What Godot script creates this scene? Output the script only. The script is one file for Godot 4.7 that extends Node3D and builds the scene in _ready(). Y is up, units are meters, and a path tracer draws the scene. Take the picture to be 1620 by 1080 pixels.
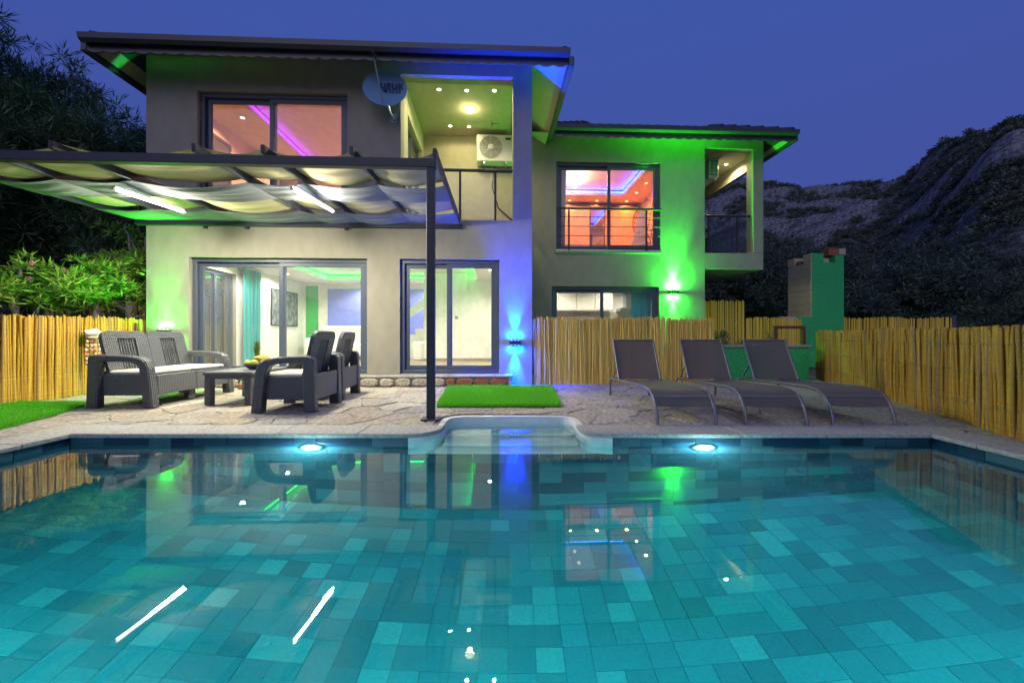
extends Node3D
# A villa with a pool at dusk. World axes follow the house front (x along it, z out of it, y up); the pool is turned by TH.
const TH := 0.044506
const POOL_AT := Vector3(0, 0, 7.15)
var rng := RandomNumberGenerator.new()
var M := {}
var names := {}
var villa: Node3D
var P := {"pool_far": 1.3, "pool_near": 9.0, "tube": 20.5, "sconce": 2.2, "loggia": 1.05, "room": 2.9}

func lin(r, g, b, a = 1.0) -> Color:
	var c: Color = Color(r, g, b).linear_to_srgb()
	c.a = a
	return c

# ---------------------------------------------------------------- geometry
class Geo:
	var v := PackedVector3Array()
	var n := PackedVector3Array()
	var c := PackedColorArray()
	var uv := PackedVector2Array()
	var tint := Color(1, 1, 1)
	var colored := false
	func trin(a: Vector3, b: Vector3, d: Vector3, na: Vector3, nb: Vector3, nd: Vector3) -> void:
		v.push_back(a); v.push_back(d); v.push_back(b)
		n.push_back(na); n.push_back(nd); n.push_back(nb)
		if colored:
			c.push_back(tint); c.push_back(tint); c.push_back(tint)
	func tri(a: Vector3, b: Vector3, d: Vector3) -> void:
		var k := (b - a).cross(d - a)
		if k.length_squared() < 1e-16:
			return
		k = k.normalized()
		trin(a, b, d, k, k, k)
	func quad(a: Vector3, b: Vector3, d: Vector3, e: Vector3) -> void:
		tri(a, b, d)
		tri(a, d, e)
	func box(ctr: Vector3, s: Vector3, bev := 0.0, B := Basis()) -> Geo:
		var h := s * 0.5
		bev = minf(bev, minf(h.x, minf(h.y, h.z)) * 0.9)
		var P := func(sx, sy, sz, ax):
			var p := Vector3(sx * h.x, sy * h.y, sz * h.z)
			var q := Vector3(sx, sy, sz) * bev
			q[ax] = 0.0
			return ctr + B * (p - q)
		for ax in 3:
			var b1 := (ax + 1) % 3
			var b2 := (ax + 2) % 3
			for sg in [-1, 1]:
				var cs := []
				for k in [[-1, -1], [1, -1], [1, 1], [-1, 1]]:
					var t := Vector3.ZERO
					t[ax] = sg; t[b1] = k[0]; t[b2] = k[1]
					cs.append(P.call(t.x, t.y, t.z, ax))
				if sg > 0:
					quad(cs[0], cs[1], cs[2], cs[3])
				else:
					quad(cs[3], cs[2], cs[1], cs[0])
		if bev > 0.0:
			for ax in 3:
				var b1 := (ax + 1) % 3
				var b2 := (ax + 2) % 3
				for s1 in [-1, 1]:
					for s2 in [-1, 1]:
						var t0 := Vector3.ZERO
						t0[ax] = -1; t0[b1] = s1; t0[b2] = s2
						var t1 := t0
						t1[ax] = 1
						var p0 = P.call(t0.x, t0.y, t0.z, b1)
						var p1 = P.call(t1.x, t1.y, t1.z, b1)
						var p2 = P.call(t1.x, t1.y, t1.z, b2)
						var p3 = P.call(t0.x, t0.y, t0.z, b2)
						if s1 * s2 < 0:
							quad(p0, p1, p2, p3)
						else:
							quad(p3, p2, p1, p0)
			for sx in [-1, 1]:
				for sy in [-1, 1]:
					for sz in [-1, 1]:
						var a = P.call(sx, sy, sz, 0)
						var b = P.call(sx, sy, sz, 1)
						var d = P.call(sx, sy, sz, 2)
						if sx * sy * sz > 0:
							tri(a, b, d)
						else:
							tri(a, d, b)
		return self
	func span(x0, x1, y0, y1, z0, z1, bev := 0.0) -> Geo:
		return box(Vector3((x0 + x1) * 0.5, (y0 + y1) * 0.5, (z0 + z1) * 0.5), Vector3(absf(x1 - x0), absf(y1 - y0), absf(z1 - z0)), bev)
	func quadz(x0, x1, y0, y1, z) -> Geo:
		quad(Vector3(x0, y0, z), Vector3(x1, y0, z), Vector3(x1, y1, z), Vector3(x0, y1, z))
		return self
	func ccw(poly: PackedVector2Array) -> PackedVector2Array:
		var a := 0.0
		for i in poly.size():
			a += poly[i].cross(poly[(i + 1) % poly.size()])
		if a < 0.0:
			poly = poly.duplicate()
			poly.reverse()
		return poly
	# outline in the x-y plane pushed out from z = h0 to h1, then placed by xf; bev shrinks both caps
	func extrude(poly_in: PackedVector2Array, h0: float, h1: float, xf := Transform3D(), bev := 0.0) -> Geo:
		var poly := ccw(poly_in)
		var cap := poly
		if bev > 0.0:
			cap = PackedVector2Array()
			var m := poly.size()
			for i in m:
				var e0 := (poly[i] - poly[(i + m - 1) % m]).normalized()
				var e1 := (poly[(i + 1) % m] - poly[i]).normalized()
				var nn := (Vector2(-e0.y, e0.x) + Vector2(-e1.y, e1.x))
				nn = nn.normalized() * bev / maxf(0.45, nn.length() * 0.5)
				cap.append(poly[i] + nn)
		var idx := Geometry2D.triangulate_polygon(cap)
		if idx.is_empty():
			cap = poly
			idx = Geometry2D.triangulate_polygon(cap)
		for i in range(0, idx.size(), 3):
			var a := cap[idx[i]]
			var b := cap[idx[i + 1]]
			var d := cap[idx[i + 2]]
			if (b - a).cross(d - a) < 0.0:
				var t := b
				b = d
				d = t
			tri(xf * Vector3(a.x, a.y, h1), xf * Vector3(b.x, b.y, h1), xf * Vector3(d.x, d.y, h1))
			tri(xf * Vector3(a.x, a.y, h0), xf * Vector3(d.x, d.y, h0), xf * Vector3(b.x, b.y, h0))
		var mm := poly.size()
		var b2 := bev if cap != poly else 0.0
		for i in mm:
			var j := (i + 1) % mm
			var p := poly[i]
			var q := poly[j]
			quad(xf * Vector3(p.x, p.y, h0 + b2), xf * Vector3(q.x, q.y, h0 + b2), xf * Vector3(q.x, q.y, h1 - b2), xf * Vector3(p.x, p.y, h1 - b2))
			if b2 > 0.0:
				var cp := cap[i]
				var cq := cap[j]
				quad(xf * Vector3(p.x, p.y, h1 - b2), xf * Vector3(q.x, q.y, h1 - b2), xf * Vector3(cq.x, cq.y, h1), xf * Vector3(cp.x, cp.y, h1))
				quad(xf * Vector3(cp.x, cp.y, h0), xf * Vector3(cq.x, cq.y, h0), xf * Vector3(q.x, q.y, h0 + b2), xf * Vector3(p.x, p.y, h0 + b2))
		return self
	func tube(path: Array, r, seg := 8, caps := true, flat := 1.0) -> Geo:
		var rings := []
		var norms := []
		var up := Vector3.UP
		var t0: Vector3 = (path[1] - path[0]).normalized()
		if absf(t0.dot(up)) > 0.9:
			up = Vector3.RIGHT
		var side := t0.cross(up).normalized()
		for i in path.size():
			var t: Vector3
			if i == 0:
				t = path[1] - path[0]
			elif i == path.size() - 1:
				t = path[i] - path[i - 1]
			else:
				t = (path[i] - path[i - 1]).normalized() + (path[i + 1] - path[i]).normalized()
			t = t.normalized()
			side = (side - t * side.dot(t)).normalized()
			var up2 := side.cross(t)
			var rr: float = r[i] if r is Array else r
			var ring := []
			var nr := []
			for k in seg:
				var an := TAU * k / seg
				var d := side * cos(an) + up2 * sin(an) * flat
				ring.append(path[i] + d * rr)
				nr.append((side * cos(an) * flat + up2 * sin(an)).normalized())
			rings.append(ring)
			norms.append(nr)
		for i in path.size() - 1:
			for k in seg:
				var l := (k + 1) % seg
				var a: Vector3 = rings[i][k]; var b: Vector3 = rings[i][l]
				var d: Vector3 = rings[i + 1][l]; var e: Vector3 = rings[i + 1][k]
				trin(a, e, d, norms[i][k], norms[i + 1][k], norms[i + 1][l])
				trin(a, d, b, norms[i][k], norms[i + 1][l], norms[i][l])
		if caps:
			for k in range(1, seg - 1):
				tri(rings[0][0], rings[0][k], rings[0][k + 1])
				var z: Array = rings[path.size() - 1]
				tri(z[0], z[k + 1], z[k])
		return self
	func lathe(prof: Array, seg := 20, xf := Transform3D()) -> Geo:
		var nn := []
		for i in prof.size():
			var a: Vector2 = prof[maxi(i - 1, 0)]
			var b: Vector2 = prof[mini(i + 1, prof.size() - 1)]
			var t := (b - a).normalized()
			nn.append(Vector2(t.y, -t.x))
		for i in prof.size() - 1:
			for k in seg:
				var a0 := TAU * k / seg
				var a1 := TAU * (k + 1) / seg
				var p: Vector2 = prof[i]; var q: Vector2 = prof[i + 1]
				var np: Vector2 = nn[i]; var nq: Vector2 = nn[i + 1]
				var A := Vector3(cos(a0) * p.x, p.y, sin(a0) * p.x); var B := Vector3(cos(a1) * p.x, p.y, sin(a1) * p.x)
				var C := Vector3(cos(a1) * q.x, q.y, sin(a1) * q.x); var D := Vector3(cos(a0) * q.x, q.y, sin(a0) * q.x)
				var nA := Vector3(cos(a0) * np.x, np.y, sin(a0) * np.x); var nB := Vector3(cos(a1) * np.x, np.y, sin(a1) * np.x)
				var nC := Vector3(cos(a1) * nq.x, nq.y, sin(a1) * nq.x); var nD := Vector3(cos(a0) * nq.x, nq.y, sin(a0) * nq.x)
				var bs := xf.basis
				if p.x > 1e-5:
					trin(xf * A, xf * D, xf * B, bs * nA, bs * nD, bs * nB)
				if q.x > 1e-5:
					trin(xf * B, xf * D, xf * C, bs * nB, bs * nD, bs * nC)
		return self
	# smooth sheet from f(u, v), u and v in 0..1; thick > 0 closes it into a slab
	func sheet(f: Callable, nu: int, nv: int, thick := 0.0) -> Geo:
		var p := []
		var q := []
		for i in nu + 1:
			var row := []
			var nrow := []
			for j in nv + 1:
				var u := float(i) / nu
				var w := float(j) / nv
				row.append(f.call(u, w))
				var e := 0.002
				var du: Vector3 = f.call(minf(u + e, 1), w) - f.call(maxf(u - e, 0), w)
				var dv: Vector3 = f.call(u, minf(w + e, 1)) - f.call(u, maxf(w - e, 0))
				nrow.append(du.cross(dv).normalized())
			p.append(row)
			q.append(nrow)
		for i in nu:
			for j in nv:
				trin(p[i][j], p[i + 1][j], p[i + 1][j + 1], q[i][j], q[i + 1][j], q[i + 1][j + 1])
				trin(p[i][j], p[i + 1][j + 1], p[i][j + 1], q[i][j], q[i + 1][j + 1], q[i][j + 1])
				if thick > 0.0:
					var a: Vector3 = p[i][j] - q[i][j] * thick; var b: Vector3 = p[i + 1][j] - q[i + 1][j] * thick
					var d: Vector3 = p[i + 1][j + 1] - q[i + 1][j + 1] * thick; var e: Vector3 = p[i][j + 1] - q[i][j + 1] * thick
					trin(a, d, b, -q[i][j], -q[i + 1][j + 1], -q[i + 1][j])
					trin(a, e, d, -q[i][j], -q[i][j + 1], -q[i + 1][j + 1])
		if thick > 0.0:
			for i in nu:
				for j in [0, nv]:
					var a: Vector3 = p[i][j]; var b: Vector3 = p[i + 1][j]
					var a2: Vector3 = a - q[i][j] * thick; var b2: Vector3 = b - q[i + 1][j] * thick
					if j == 0:
						quad(a2, b2, b, a)
					else:
						quad(a, b, b2, a2)
			for j in nv:
				for i in [0, nu]:
					var a: Vector3 = p[i][j]; var b: Vector3 = p[i][j + 1]
					var a2: Vector3 = a - q[i][j] * thick; var b2: Vector3 = b - q[i][j + 1] * thick
					if i == 0:
						quad(a, b, b2, a2)
					else:
						quad(a2, b2, b, a)
		return self
	func ball(ctr: Vector3, rad: Vector3, seg := 14, B := Basis(), bump := 0.0, sd := 0) -> Geo:
		var nz := FastNoiseLite.new()
		nz.seed = sd
		nz.frequency = 1.3
		var f := func(u: float, w: float):
			var a: float = u * TAU
			var b: float = (w - 0.5) * PI
			var d := Vector3(cos(a) * cos(b), sin(b), -sin(a) * cos(b))
			var k := 1.0 + (bump * nz.get_noise_3d(d.x * 1.0, d.y * 1.0, d.z * 1.0) if bump > 0.0 else 0.0)
			return ctr + B * (d * rad * k)
		var nu := seg
		var nv := seg / 2 + 1
		for i in nu:
			for j in nv:
				var u0 := float(i) / nu; var u1 := float(i + 1) / nu
				var w0 := float(j) / nv; var w1 := float(j + 1) / nv
				var a: Vector3 = f.call(u0, w0); var b: Vector3 = f.call(u1, w0)
				var d: Vector3 = f.call(u1, w1); var e: Vector3 = f.call(u0, w1)
				var inv := Vector3(1.0 / (rad.x * rad.x), 1.0 / (rad.y * rad.y), 1.0 / (rad.z * rad.z))
				var N := func(p): return (B * ((B.transposed() * (p - ctr)) * inv)).normalized()
				if j > 0:
					trin(a, b, d, N.call(a), N.call(b), N.call(d))
				if j < nv - 1:
					trin(a, d, e, N.call(a), N.call(d), N.call(e))
		return self
	# wall in the plane of u and up, from o; pieces cut out by openings [u0, u1, v0, v1]; thick goes along -nrm
	func wall(o: Vector3, u: Vector3, nrm: Vector3, U: float, V: float, thick: float, ops: Array) -> Geo:
		var us := [0.0, U]
		var vs := [0.0, V]
		for k in ops:
			for t in [k[0], k[1]]:
				if t > 0 and t < U and not us.has(t): us.append(t)
			for t in [k[2], k[3]]:
				if t > 0 and t < V and not vs.has(t): vs.append(t)
		us.sort()
		vs.sort()
		var solid := func(i, j):
			if i < 0 or j < 0 or i >= us.size() - 1 or j >= vs.size() - 1:
				return false
			var a: float = (us[i] + us[i + 1]) * 0.5
			var b: float = (vs[j] + vs[j + 1]) * 0.5
			for k in ops:
				if a > k[0] and a < k[1] and b > k[2] and b < k[3]:
					return false
			return true
		var up := Vector3.UP
		var flip := u.cross(up).dot(nrm) < 0.0
		var Q := func(a, b, d, e):
			if flip: quad(e, d, b, a)
			else: quad(a, b, d, e)
		var back := -nrm * thick
		for i in us.size() - 1:
			for j in vs.size() - 1:
				if not solid.call(i, j):
					continue
				var a: Vector3 = o + u * us[i] + up * vs[j]
				var b: Vector3 = o + u * us[i + 1] + up * vs[j]
				var d: Vector3 = o + u * us[i + 1] + up * vs[j + 1]
				var e: Vector3 = o + u * us[i] + up * vs[j + 1]
				Q.call(a, b, d, e)
				Q.call(e + back, d + back, b + back, a + back)
				if not solid.call(i - 1, j): Q.call(a + back, a, e, e + back)
				if not solid.call(i + 1, j): Q.call(b, b + back, d + back, d)
				if not solid.call(i, j - 1): Q.call(a + back, b + back, b, a)
				if not solid.call(i, j + 1): Q.call(e, d, d + back, e + back)
		return self
	func mesh() -> ArrayMesh:
		var arr := []
		arr.resize(Mesh.ARRAY_MAX)
		arr[Mesh.ARRAY_VERTEX] = v
		arr[Mesh.ARRAY_NORMAL] = n
		if colored:
			arr[Mesh.ARRAY_COLOR] = c
		var m := ArrayMesh.new()
		m.add_surface_from_arrays(Mesh.PRIMITIVE_TRIANGLES, arr)
		return m

# ---------------------------------------------------------------- nodes
func numbered(called: String) -> String:
	var k: int = names.get(called, 0)
	names[called] = k + 1
	return called if k == 0 else "%s_%03d" % [called, k]

func part(parent: Node, called: String, g, m: Material, label := "") -> MeshInstance3D:
	var o := MeshInstance3D.new()
	o.name = called
	o.mesh = g.mesh() if g is Geo else g
	o.material_override = m
	parent.add_child(o, true)
	if label != "":
		o.set_meta("label", label)
	return o

func thing(called: String, label: String, category: String, at := Vector3.ZERO, turn := 0.0, group := "") -> Node3D:
	var o := Node3D.new()
	o.name = numbered(called)
	add_child(o)
	o.position = at
	o.rotation.y = turn
	o.set_meta("label", label)
	o.set_meta("category", category)
	if group != "":
		o.set_meta("group", group)
	return o

func solo(called: String, g, m: Material, label: String, category: String, at := Vector3.ZERO, turn := 0.0, group := "") -> MeshInstance3D:
	var o := MeshInstance3D.new()
	o.name = numbered(called)
	o.mesh = g.mesh() if g is Geo else g
	o.material_override = m
	add_child(o)
	o.position = at
	o.rotation.y = turn
	o.set_meta("label", label)
	o.set_meta("category", category)
	if group != "":
		o.set_meta("group", group)
	return o

func struct(called: String, g, m: Material, at := Vector3.ZERO, turn := 0.0) -> Node3D:
	var o: Node3D
	if g == null:
		o = Node3D.new()
	else:
		o = MeshInstance3D.new()
		o.mesh = g.mesh() if g is Geo else g
		o.material_override = m
	o.name = numbered(called)
	add_child(o)
	o.position = at
	o.rotation.y = turn
	o.set_meta("kind", "structure")
	return o

func omni(parent: Node, at: Vector3, col: Color, energy: float, size := 0.05) -> void:
	var l := OmniLight3D.new()
	l.name = "lamp_light"
	l.position = at
	l.light_color = col
	l.light_energy = energy
	l.light_size = size
	l.omni_range = 30.0
	l.omni_attenuation = 2.0
	l.shadow_enabled = true
	parent.add_child(l, true)

func spot(parent: Node, at: Vector3, dir: Vector3, col: Color, energy: float, angle: float, size := 0.03, soft := 1.0) -> void:
	var l := SpotLight3D.new()
	l.name = "lamp_light"
	parent.add_child(l, true)
	l.position = at
	var up := Vector3.UP if absf(dir.normalized().y) < 0.9 else Vector3.RIGHT
	l.basis = Basis.looking_at(dir, up)
	l.light_color = col
	l.light_energy = energy
	l.light_size = size
	l.spot_angle = angle
	l.spot_angle_attenuation = soft
	l.spot_range = 30.0
	l.spot_attenuation = 2.0
	l.shadow_enabled = true

func area(parent: Node, at: Vector3, dir: Vector3, size: Vector2, col: Color, energy: float, turn_x := Vector3.RIGHT) -> void:
	var l := AreaLight3D.new()
	l.name = "lamp_light"
	parent.add_child(l, true)
	l.position = at
	var z := -dir.normalized()
	var x := (turn_x - z * turn_x.dot(z)).normalized()
	l.basis = Basis(x, z.cross(x), z)
	l.area_size = size
	l.light_color = col
	l.light_energy = energy
	l.area_range = 30.0
	l.area_attenuation = 2.0
	l.shadow_enabled = true

# ---------------------------------------------------------------- materials
func ntex(freq: float, sd: int, lo, hi, kind := FastNoiseLite.TYPE_SIMPLEX_SMOOTH, size := 512, oct := 4) -> NoiseTexture2D:
	var f := FastNoiseLite.new()
	f.seed = sd
	f.noise_type = kind
	f.frequency = freq
	f.fractal_octaves = oct
	var t := NoiseTexture2D.new()
	t.width = size
	t.height = size
	t.seamless = true
	t.noise = f
	var g := Gradient.new()
	g.set_color(0, lo if lo is Color else Color(lo, lo, lo))
	g.set_color(1, hi if hi is Color else Color(hi, hi, hi))
	t.color_ramp = g
	return t

func mat(col: Color, rough: float, tex: Texture2D = null, scale := 1.0, bump: Texture2D = null, depth := 0.0, metal := 0.0) -> StandardMaterial3D:
	var m := StandardMaterial3D.new()
	m.albedo_color = col
	m.roughness = rough
	m.metallic = metal
	if tex or bump:
		m.uv1_triplanar = true
		m.uv1_world_triplanar = false
		m.uv1_scale = Vector3.ONE * scale
	if tex:
		m.albedo_texture = tex
	if bump:
		m.heightmap_enabled = true
		m.heightmap_texture = bump
		m.heightmap_scale = depth
	return m

func glow(col: Color, energy: float) -> StandardMaterial3D:
	var m := StandardMaterial3D.new()
	m.albedo_color = Color(0.8, 0.8, 0.8)
	m.emission_enabled = true
	m.emission = col
	m.emission_energy_multiplier = energy
	return m

func weave_texture(size: int, cells: int, kind: int) -> ImageTexture:
	var im := Image.create(size, size, false, Image.FORMAT_RGB8)
	for y in size:
		for x in size:
			var u := float(x) / size * cells
			var w := float(y) / size * cells
			var i := int(u)
			var j := int(w)
			var h := 0.0
			if kind == 0:   # basket weave of flat resin bands
				var fx := absf(fposmod(u, 1.0) - 0.5) * 2.0
				var fy := absf(fposmod(w, 1.0) - 0.5) * 2.0
				if (i + j) % 2 == 0:
					h = (1.0 - pow(fy, 4.0)) * (0.55 + 0.45 * (1.0 - fx * fx))
				else:
					h = (1.0 - pow(fx, 4.0)) * (0.55 + 0.45 * (1.0 - fy * fy))
			else:           # slanted twill
				var d := fposmod(u * 0.5 + w, 1.0)
				h = 1.0 - pow(absf(d - 0.5) * 2.0, 2.0)
				h *= 0.75 + 0.25 * sin(u * TAU)
			im.set_pixel(x, y, Color(h, h, h))
	return ImageTexture.create_from_image(im)
func _ready() -> void:
	rng.seed = 20240611
	var cam := Camera3D.new()
	cam.name = "camera"
	cam.position = Vector3(0, 0.87, 7.15)
	cam.rotation.y = -TH
	cam.projection = Camera3D.PROJECTION_FRUSTUM
	cam.near = 0.05
	cam.far = 2000.0
	cam.size = 2.0 * 540.0 / 630.0 * 0.05
	cam.frustum_offset = Vector2(0, -8.0 / 630.0 * 0.05)
	add_child(cam)
	cam.current = true
	var env := Environment.new()
	env.background_mode = Environment.BG_SKY
	var sm := ProceduralSkyMaterial.new()
	sm.sky_top_color = lin(0.03, 0.068, 0.28)
	sm.sky_horizon_color = lin(0.04, 0.052, 0.21)
	sm.sky_curve = 0.5
	sm.ground_horizon_color = lin(0.02, 0.03, 0.08)
	sm.ground_bottom_color = lin(0.01, 0.015, 0.03)
	var sky := Sky.new()
	sky.sky_material = sm
	env.sky = sky
	env.background_energy_multiplier = 1.0
	env.tonemap_mode = Environment.TONE_MAPPER_LINEAR
	env.tonemap_exposure = 1.5
	env.sdfgi_enabled = true
	env.ssao_enabled = true
	env.ssil_enabled = true
	env.volumetric_fog_enabled = true
	env.volumetric_fog_density = 0.0
	var we := WorldEnvironment.new()
	we.name = "environment"
	we.environment = env
	add_child(we)
	var sun := DirectionalLight3D.new()   # the last light of the evening, very weak
	sun.name = "dusk_sun"
	sun.rotation_degrees = Vector3(-28, -14, 0)
	sun.light_color = Color(0.95, 0.93, 1.0)
	sun.light_energy = 0.15
	sun.light_angular_distance = 50.0
	sun.shadow_enabled = true
	sun.sky_mode = DirectionalLight3D.SKY_MODE_LIGHT_ONLY
	add_child(sun)
	make_materials()
	build_ground()
	build_pool()
	build_house()
	build_rooms()
	build_pergola()
	build_fixtures()
	build_fences()
	build_terrace_things()
	build_yard()
	build_plants()
	build_hills()
func make_materials() -> void:
	var fine := ntex(0.06, 3, 0.25, 0.85)
	var blot := ntex(0.012, 5, 0.93, 1.0)
	var grain := ntex(0.2, 7, 0.3, 0.9, FastNoiseLite.TYPE_SIMPLEX, 512, 3)
	var speck := ntex(0.35, 9, 0.72, 1.0, FastNoiseLite.TYPE_CELLULAR, 512, 2)
	M.plaster = mat(lin(0.305, 0.287, 0.218), 0.9, ntex(0.014, 6, 0.92, 1.0), 1.0, grain, 0.35)
	M.plaster.uv1_scale = Vector3(0.6, 0.3, 0.6)
	M.plaster_white = mat(lin(0.72, 0.71, 0.66), 0.85, blot, 0.7, grain, 0.1)
	M.salmon = mat(lin(0.74, 0.5, 0.4), 0.85, blot, 0.7, grain, 0.1)
	M.orange_wall = mat(lin(0.72, 0.42, 0.24), 0.85, blot, 0.7, grain, 0.1)
	M.blue_wall = mat(lin(0.2, 0.24, 0.72), 0.8, blot, 0.7)
	M.green_door = mat(lin(0.02, 0.42, 0.05), 0.35, blot, 0.8)
	M.soffit = mat(lin(0.47, 0.44, 0.29), 0.85, blot, 0.7, grain, 0.2)
	M.anthracite = mat(lin(0.065, 0.085, 0.12), 0.42, blot, 2.0)
	M.dark_metal = mat(lin(0.016, 0.02, 0.028), 0.5, blot, 2.0)
	M.gutter = mat(lin(0.06, 0.065, 0.07), 0.38, blot, 1.3)
	M.roof_tile = mat(lin(0.06, 0.06, 0.065), 0.6, ntex(0.02, 15, 0.55, 1.0), 1.4, grain, 0.3)
	M.glass = mat(Color(0.93, 0.97, 0.96, 0.05), 0.0)
	M.glass.transparency = BaseMaterial3D.TRANSPARENCY_ALPHA
	M.tinted_glass = mat(Color(0.2, 0.25, 0.28, 0.3), 0.0)
	M.tinted_glass.transparency = BaseMaterial3D.TRANSPARENCY_ALPHA
	M.white_plastic = mat(lin(0.7, 0.7, 0.66), 0.4, blot, 2.0)
	M.grey_plastic = mat(lin(0.25, 0.26, 0.26), 0.5)
	M.black_plastic = mat(lin(0.015, 0.015, 0.017), 0.45)
	M.wood_floor = mat(lin(0.42, 0.32, 0.2), 0.4, ntex(0.02, 21, 0.7, 1.0), 1.0)
	M.dark_wood = mat(lin(0.09, 0.05, 0.035), 0.45, ntex(0.05, 22, 0.6, 1.0), 2.0)
	M.step_top = mat(lin(0.46, 0.44, 0.38), 0.8, ntex(0.03, 25, 0.65, 1.0), 1.4, grain, 0.6)
	# ground and paving
	M.earth = mat(lin(0.16, 0.13, 0.095), 0.95, ntex(0.02, 30, 0.45, 1.0), 0.5, grain, 1.5)
	M.mortar = mat(lin(0.56, 0.52, 0.41), 0.95, ntex(0.08, 31, 0.6, 1.0), 1.2, grain, 1.2)
	var st := ntex(0.014, 33, Color(0.62, 0.6, 0.58), Color(1, 1, 1), FastNoiseLite.TYPE_SIMPLEX_SMOOTH, 512, 5)
	M.stones = []
	for c in [[0.6, 0.56, 0.44], [0.54, 0.51, 0.42], [0.63, 0.56, 0.4], [0.49, 0.47, 0.42], [0.58, 0.53, 0.44], [0.64, 0.6, 0.5], [0.53, 0.46, 0.34]]:
		M.stones.append(mat(lin(c[0] * 1.1, c[1] * 1.1, c[2] * 1.1), 0.85, st, 2.2, grain, 1.0))
	M.coping = mat(lin(0.5, 0.49, 0.45), 0.75, ntex(0.03, 36, Color(0.7, 0.69, 0.66), Color(1, 1, 1), FastNoiseLite.TYPE_SIMPLEX_SMOOTH, 512, 5), 1.5, grain, 0.5)
	M.brick = mat(lin(0.5, 0.17, 0.07), 0.85, st, 4.0, grain, 0.8)
	M.turf = mat(lin(0.1, 0.45, 0.012), 0.85, ntex(0.3, 38, 0.6, 1.0), 2.0)
	# pool
	var tt := ntex(0.02, 41, Color(0.84, 0.86, 0.87), Color(1, 1, 1), FastNoiseLite.TYPE_SIMPLEX_SMOOTH, 512, 5)
	M.tiles = []
	for c in [[0.005, 0.115, 0.14], [0.006, 0.13, 0.155], [0.007, 0.145, 0.17], [0.009, 0.168, 0.192], [0.022, 0.215, 0.23], [0.004, 0.096, 0.12]]:
		M.tiles.append(mat(lin(c[0], c[1], c[2]), 0.7, tt, 3.1))
		M.tiles[-1].metallic_specular = 0.12
	M.band_tiles = []
	for c in [[0.008, 0.035, 0.07], [0.012, 0.05, 0.085], [0.03, 0.085, 0.125], [0.006, 0.025, 0.055], [0.05, 0.115, 0.15]]:
		M.band_tiles.append(mat(lin(c[0], c[1], c[2]), 0.25, tt, 3.1))
	M.grout = mat(lin(0.025, 0.13, 0.155), 0.8)
	M.pool_glow = glow(Color(0.8, 1.0, 1.0), 6.0)
	M.pool_white = mat(lin(0.72, 0.74, 0.72), 0.3, blot, 1.0)
	M.water = mat(Color(0.78, 0.98, 1.0, 0.0), 0.0)
	M.water.metallic_specular = 0.7
	M.water.refraction_enabled = true
	M.water.refraction_scale = 0.033
	M.water.transparency = BaseMaterial3D.TRANSPARENCY_ALPHA
	# reeds
	var rd := ntex(0.05, 50, Color(0.62, 0.55, 0.45), Color(1, 1, 1), FastNoiseLite.TYPE_SIMPLEX_SMOOTH, 512, 4)
	M.canes = []
	for c in [[0.82, 0.53, 0.04], [0.76, 0.48, 0.035], [0.86, 0.6, 0.07], [0.6, 0.36, 0.03], [0.8, 0.56, 0.09], [0.5, 0.36, 0.14]]:
		var m := mat(lin(c[0], c[1], c[2]), 0.6, rd, 2.0)
		m.uv1_scale = Vector3(9, 1.1, 9)
		M.canes.append(m)
	M.thin_reed = mat(lin(1, 1, 1), 0.7)
	M.thin_reed.vertex_color_use_as_albedo = true
	M.wire = mat(lin(0.3, 0.3, 0.3), 0.4, null, 1, null, 0, 1.0)
	# furniture
	var wv := weave_texture(256, 8, 0)
	var tw := weave_texture(256, 8, 1)
	var wcol := ntex(0.02, 55, 0.8, 1.0)
	M.wicker = mat(lin(0.105, 0.115, 0.12), 0.42, wcol, 5.0, wv, 1.1)
	M.wicker_twill = mat(lin(0.105, 0.115, 0.12), 0.4, wcol, 5.0, tw, 0.9)
	M.cushion = mat(lin(0.6, 0.58, 0.5), 0.9, ntex(0.3, 56, 0.8, 1.0), 4.0, grain, 0.15)
	M.sling = mat(lin(0.095, 0.078, 0.064, 0.94), 0.75, null, 1.0)
	M.sling.transparency = BaseMaterial3D.TRANSPARENCY_ALPHA
	M.lounger_frame = mat(lin(0.16, 0.16, 0.17), 0.38, null, 1, null, 0, 0.4)
	M.canvas_cream = mat(lin(0.62, 0.56, 0.29), 0.9, ntex(0.25, 57, 0.85, 1.0), 3.0)
	M.canvas_grey = mat(lin(0.2, 0.215, 0.215), 0.9, ntex(0.25, 58, 0.85, 1.0), 3.0)
	for k in ["canvas_cream", "canvas_grey"]:
		M[k].backlight_enabled = true
		M[k].backlight = lin(0.55, 0.5, 0.38) if k == "canvas_cream" else lin(0.2, 0.21, 0.22)
	M.banana = mat(lin(0.72, 0.5, 0.03), 0.5, ntex(0.03, 60, 0.75, 1.0), 6.0)
	M.mango = mat(lin(0.55, 0.55, 0.03), 0.4, ntex(0.03, 61, 0.8, 1.0), 6.0)
	M.pineapple = mat(lin(0.5, 0.3, 0.05), 0.7, null, 1, ntex(0.05, 62, 0.0, 1.0, FastNoiseLite.TYPE_CELLULAR), 1.0)
	M.pine_leaf = mat(lin(0.12, 0.2, 0.04), 0.5)
	M.bowl = mat(lin(0.1, 0.11, 0.13), 0.3)
	M.shell_white = mat(lin(0.72, 0.66, 0.56), 0.35, ntex(0.05, 63, 0.7, 1.0), 8.0)
	M.shell_pink = mat(lin(0.78, 0.25, 0.2), 0.4, ntex(0.05, 64, 0.7, 1.0), 8.0)
	M.shell_pale = mat(lin(0.75, 0.5, 0.36), 0.4, ntex(0.05, 65, 0.7, 1.0), 8.0)
	M.string = mat(lin(0.5, 0.45, 0.35), 0.8)
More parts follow.
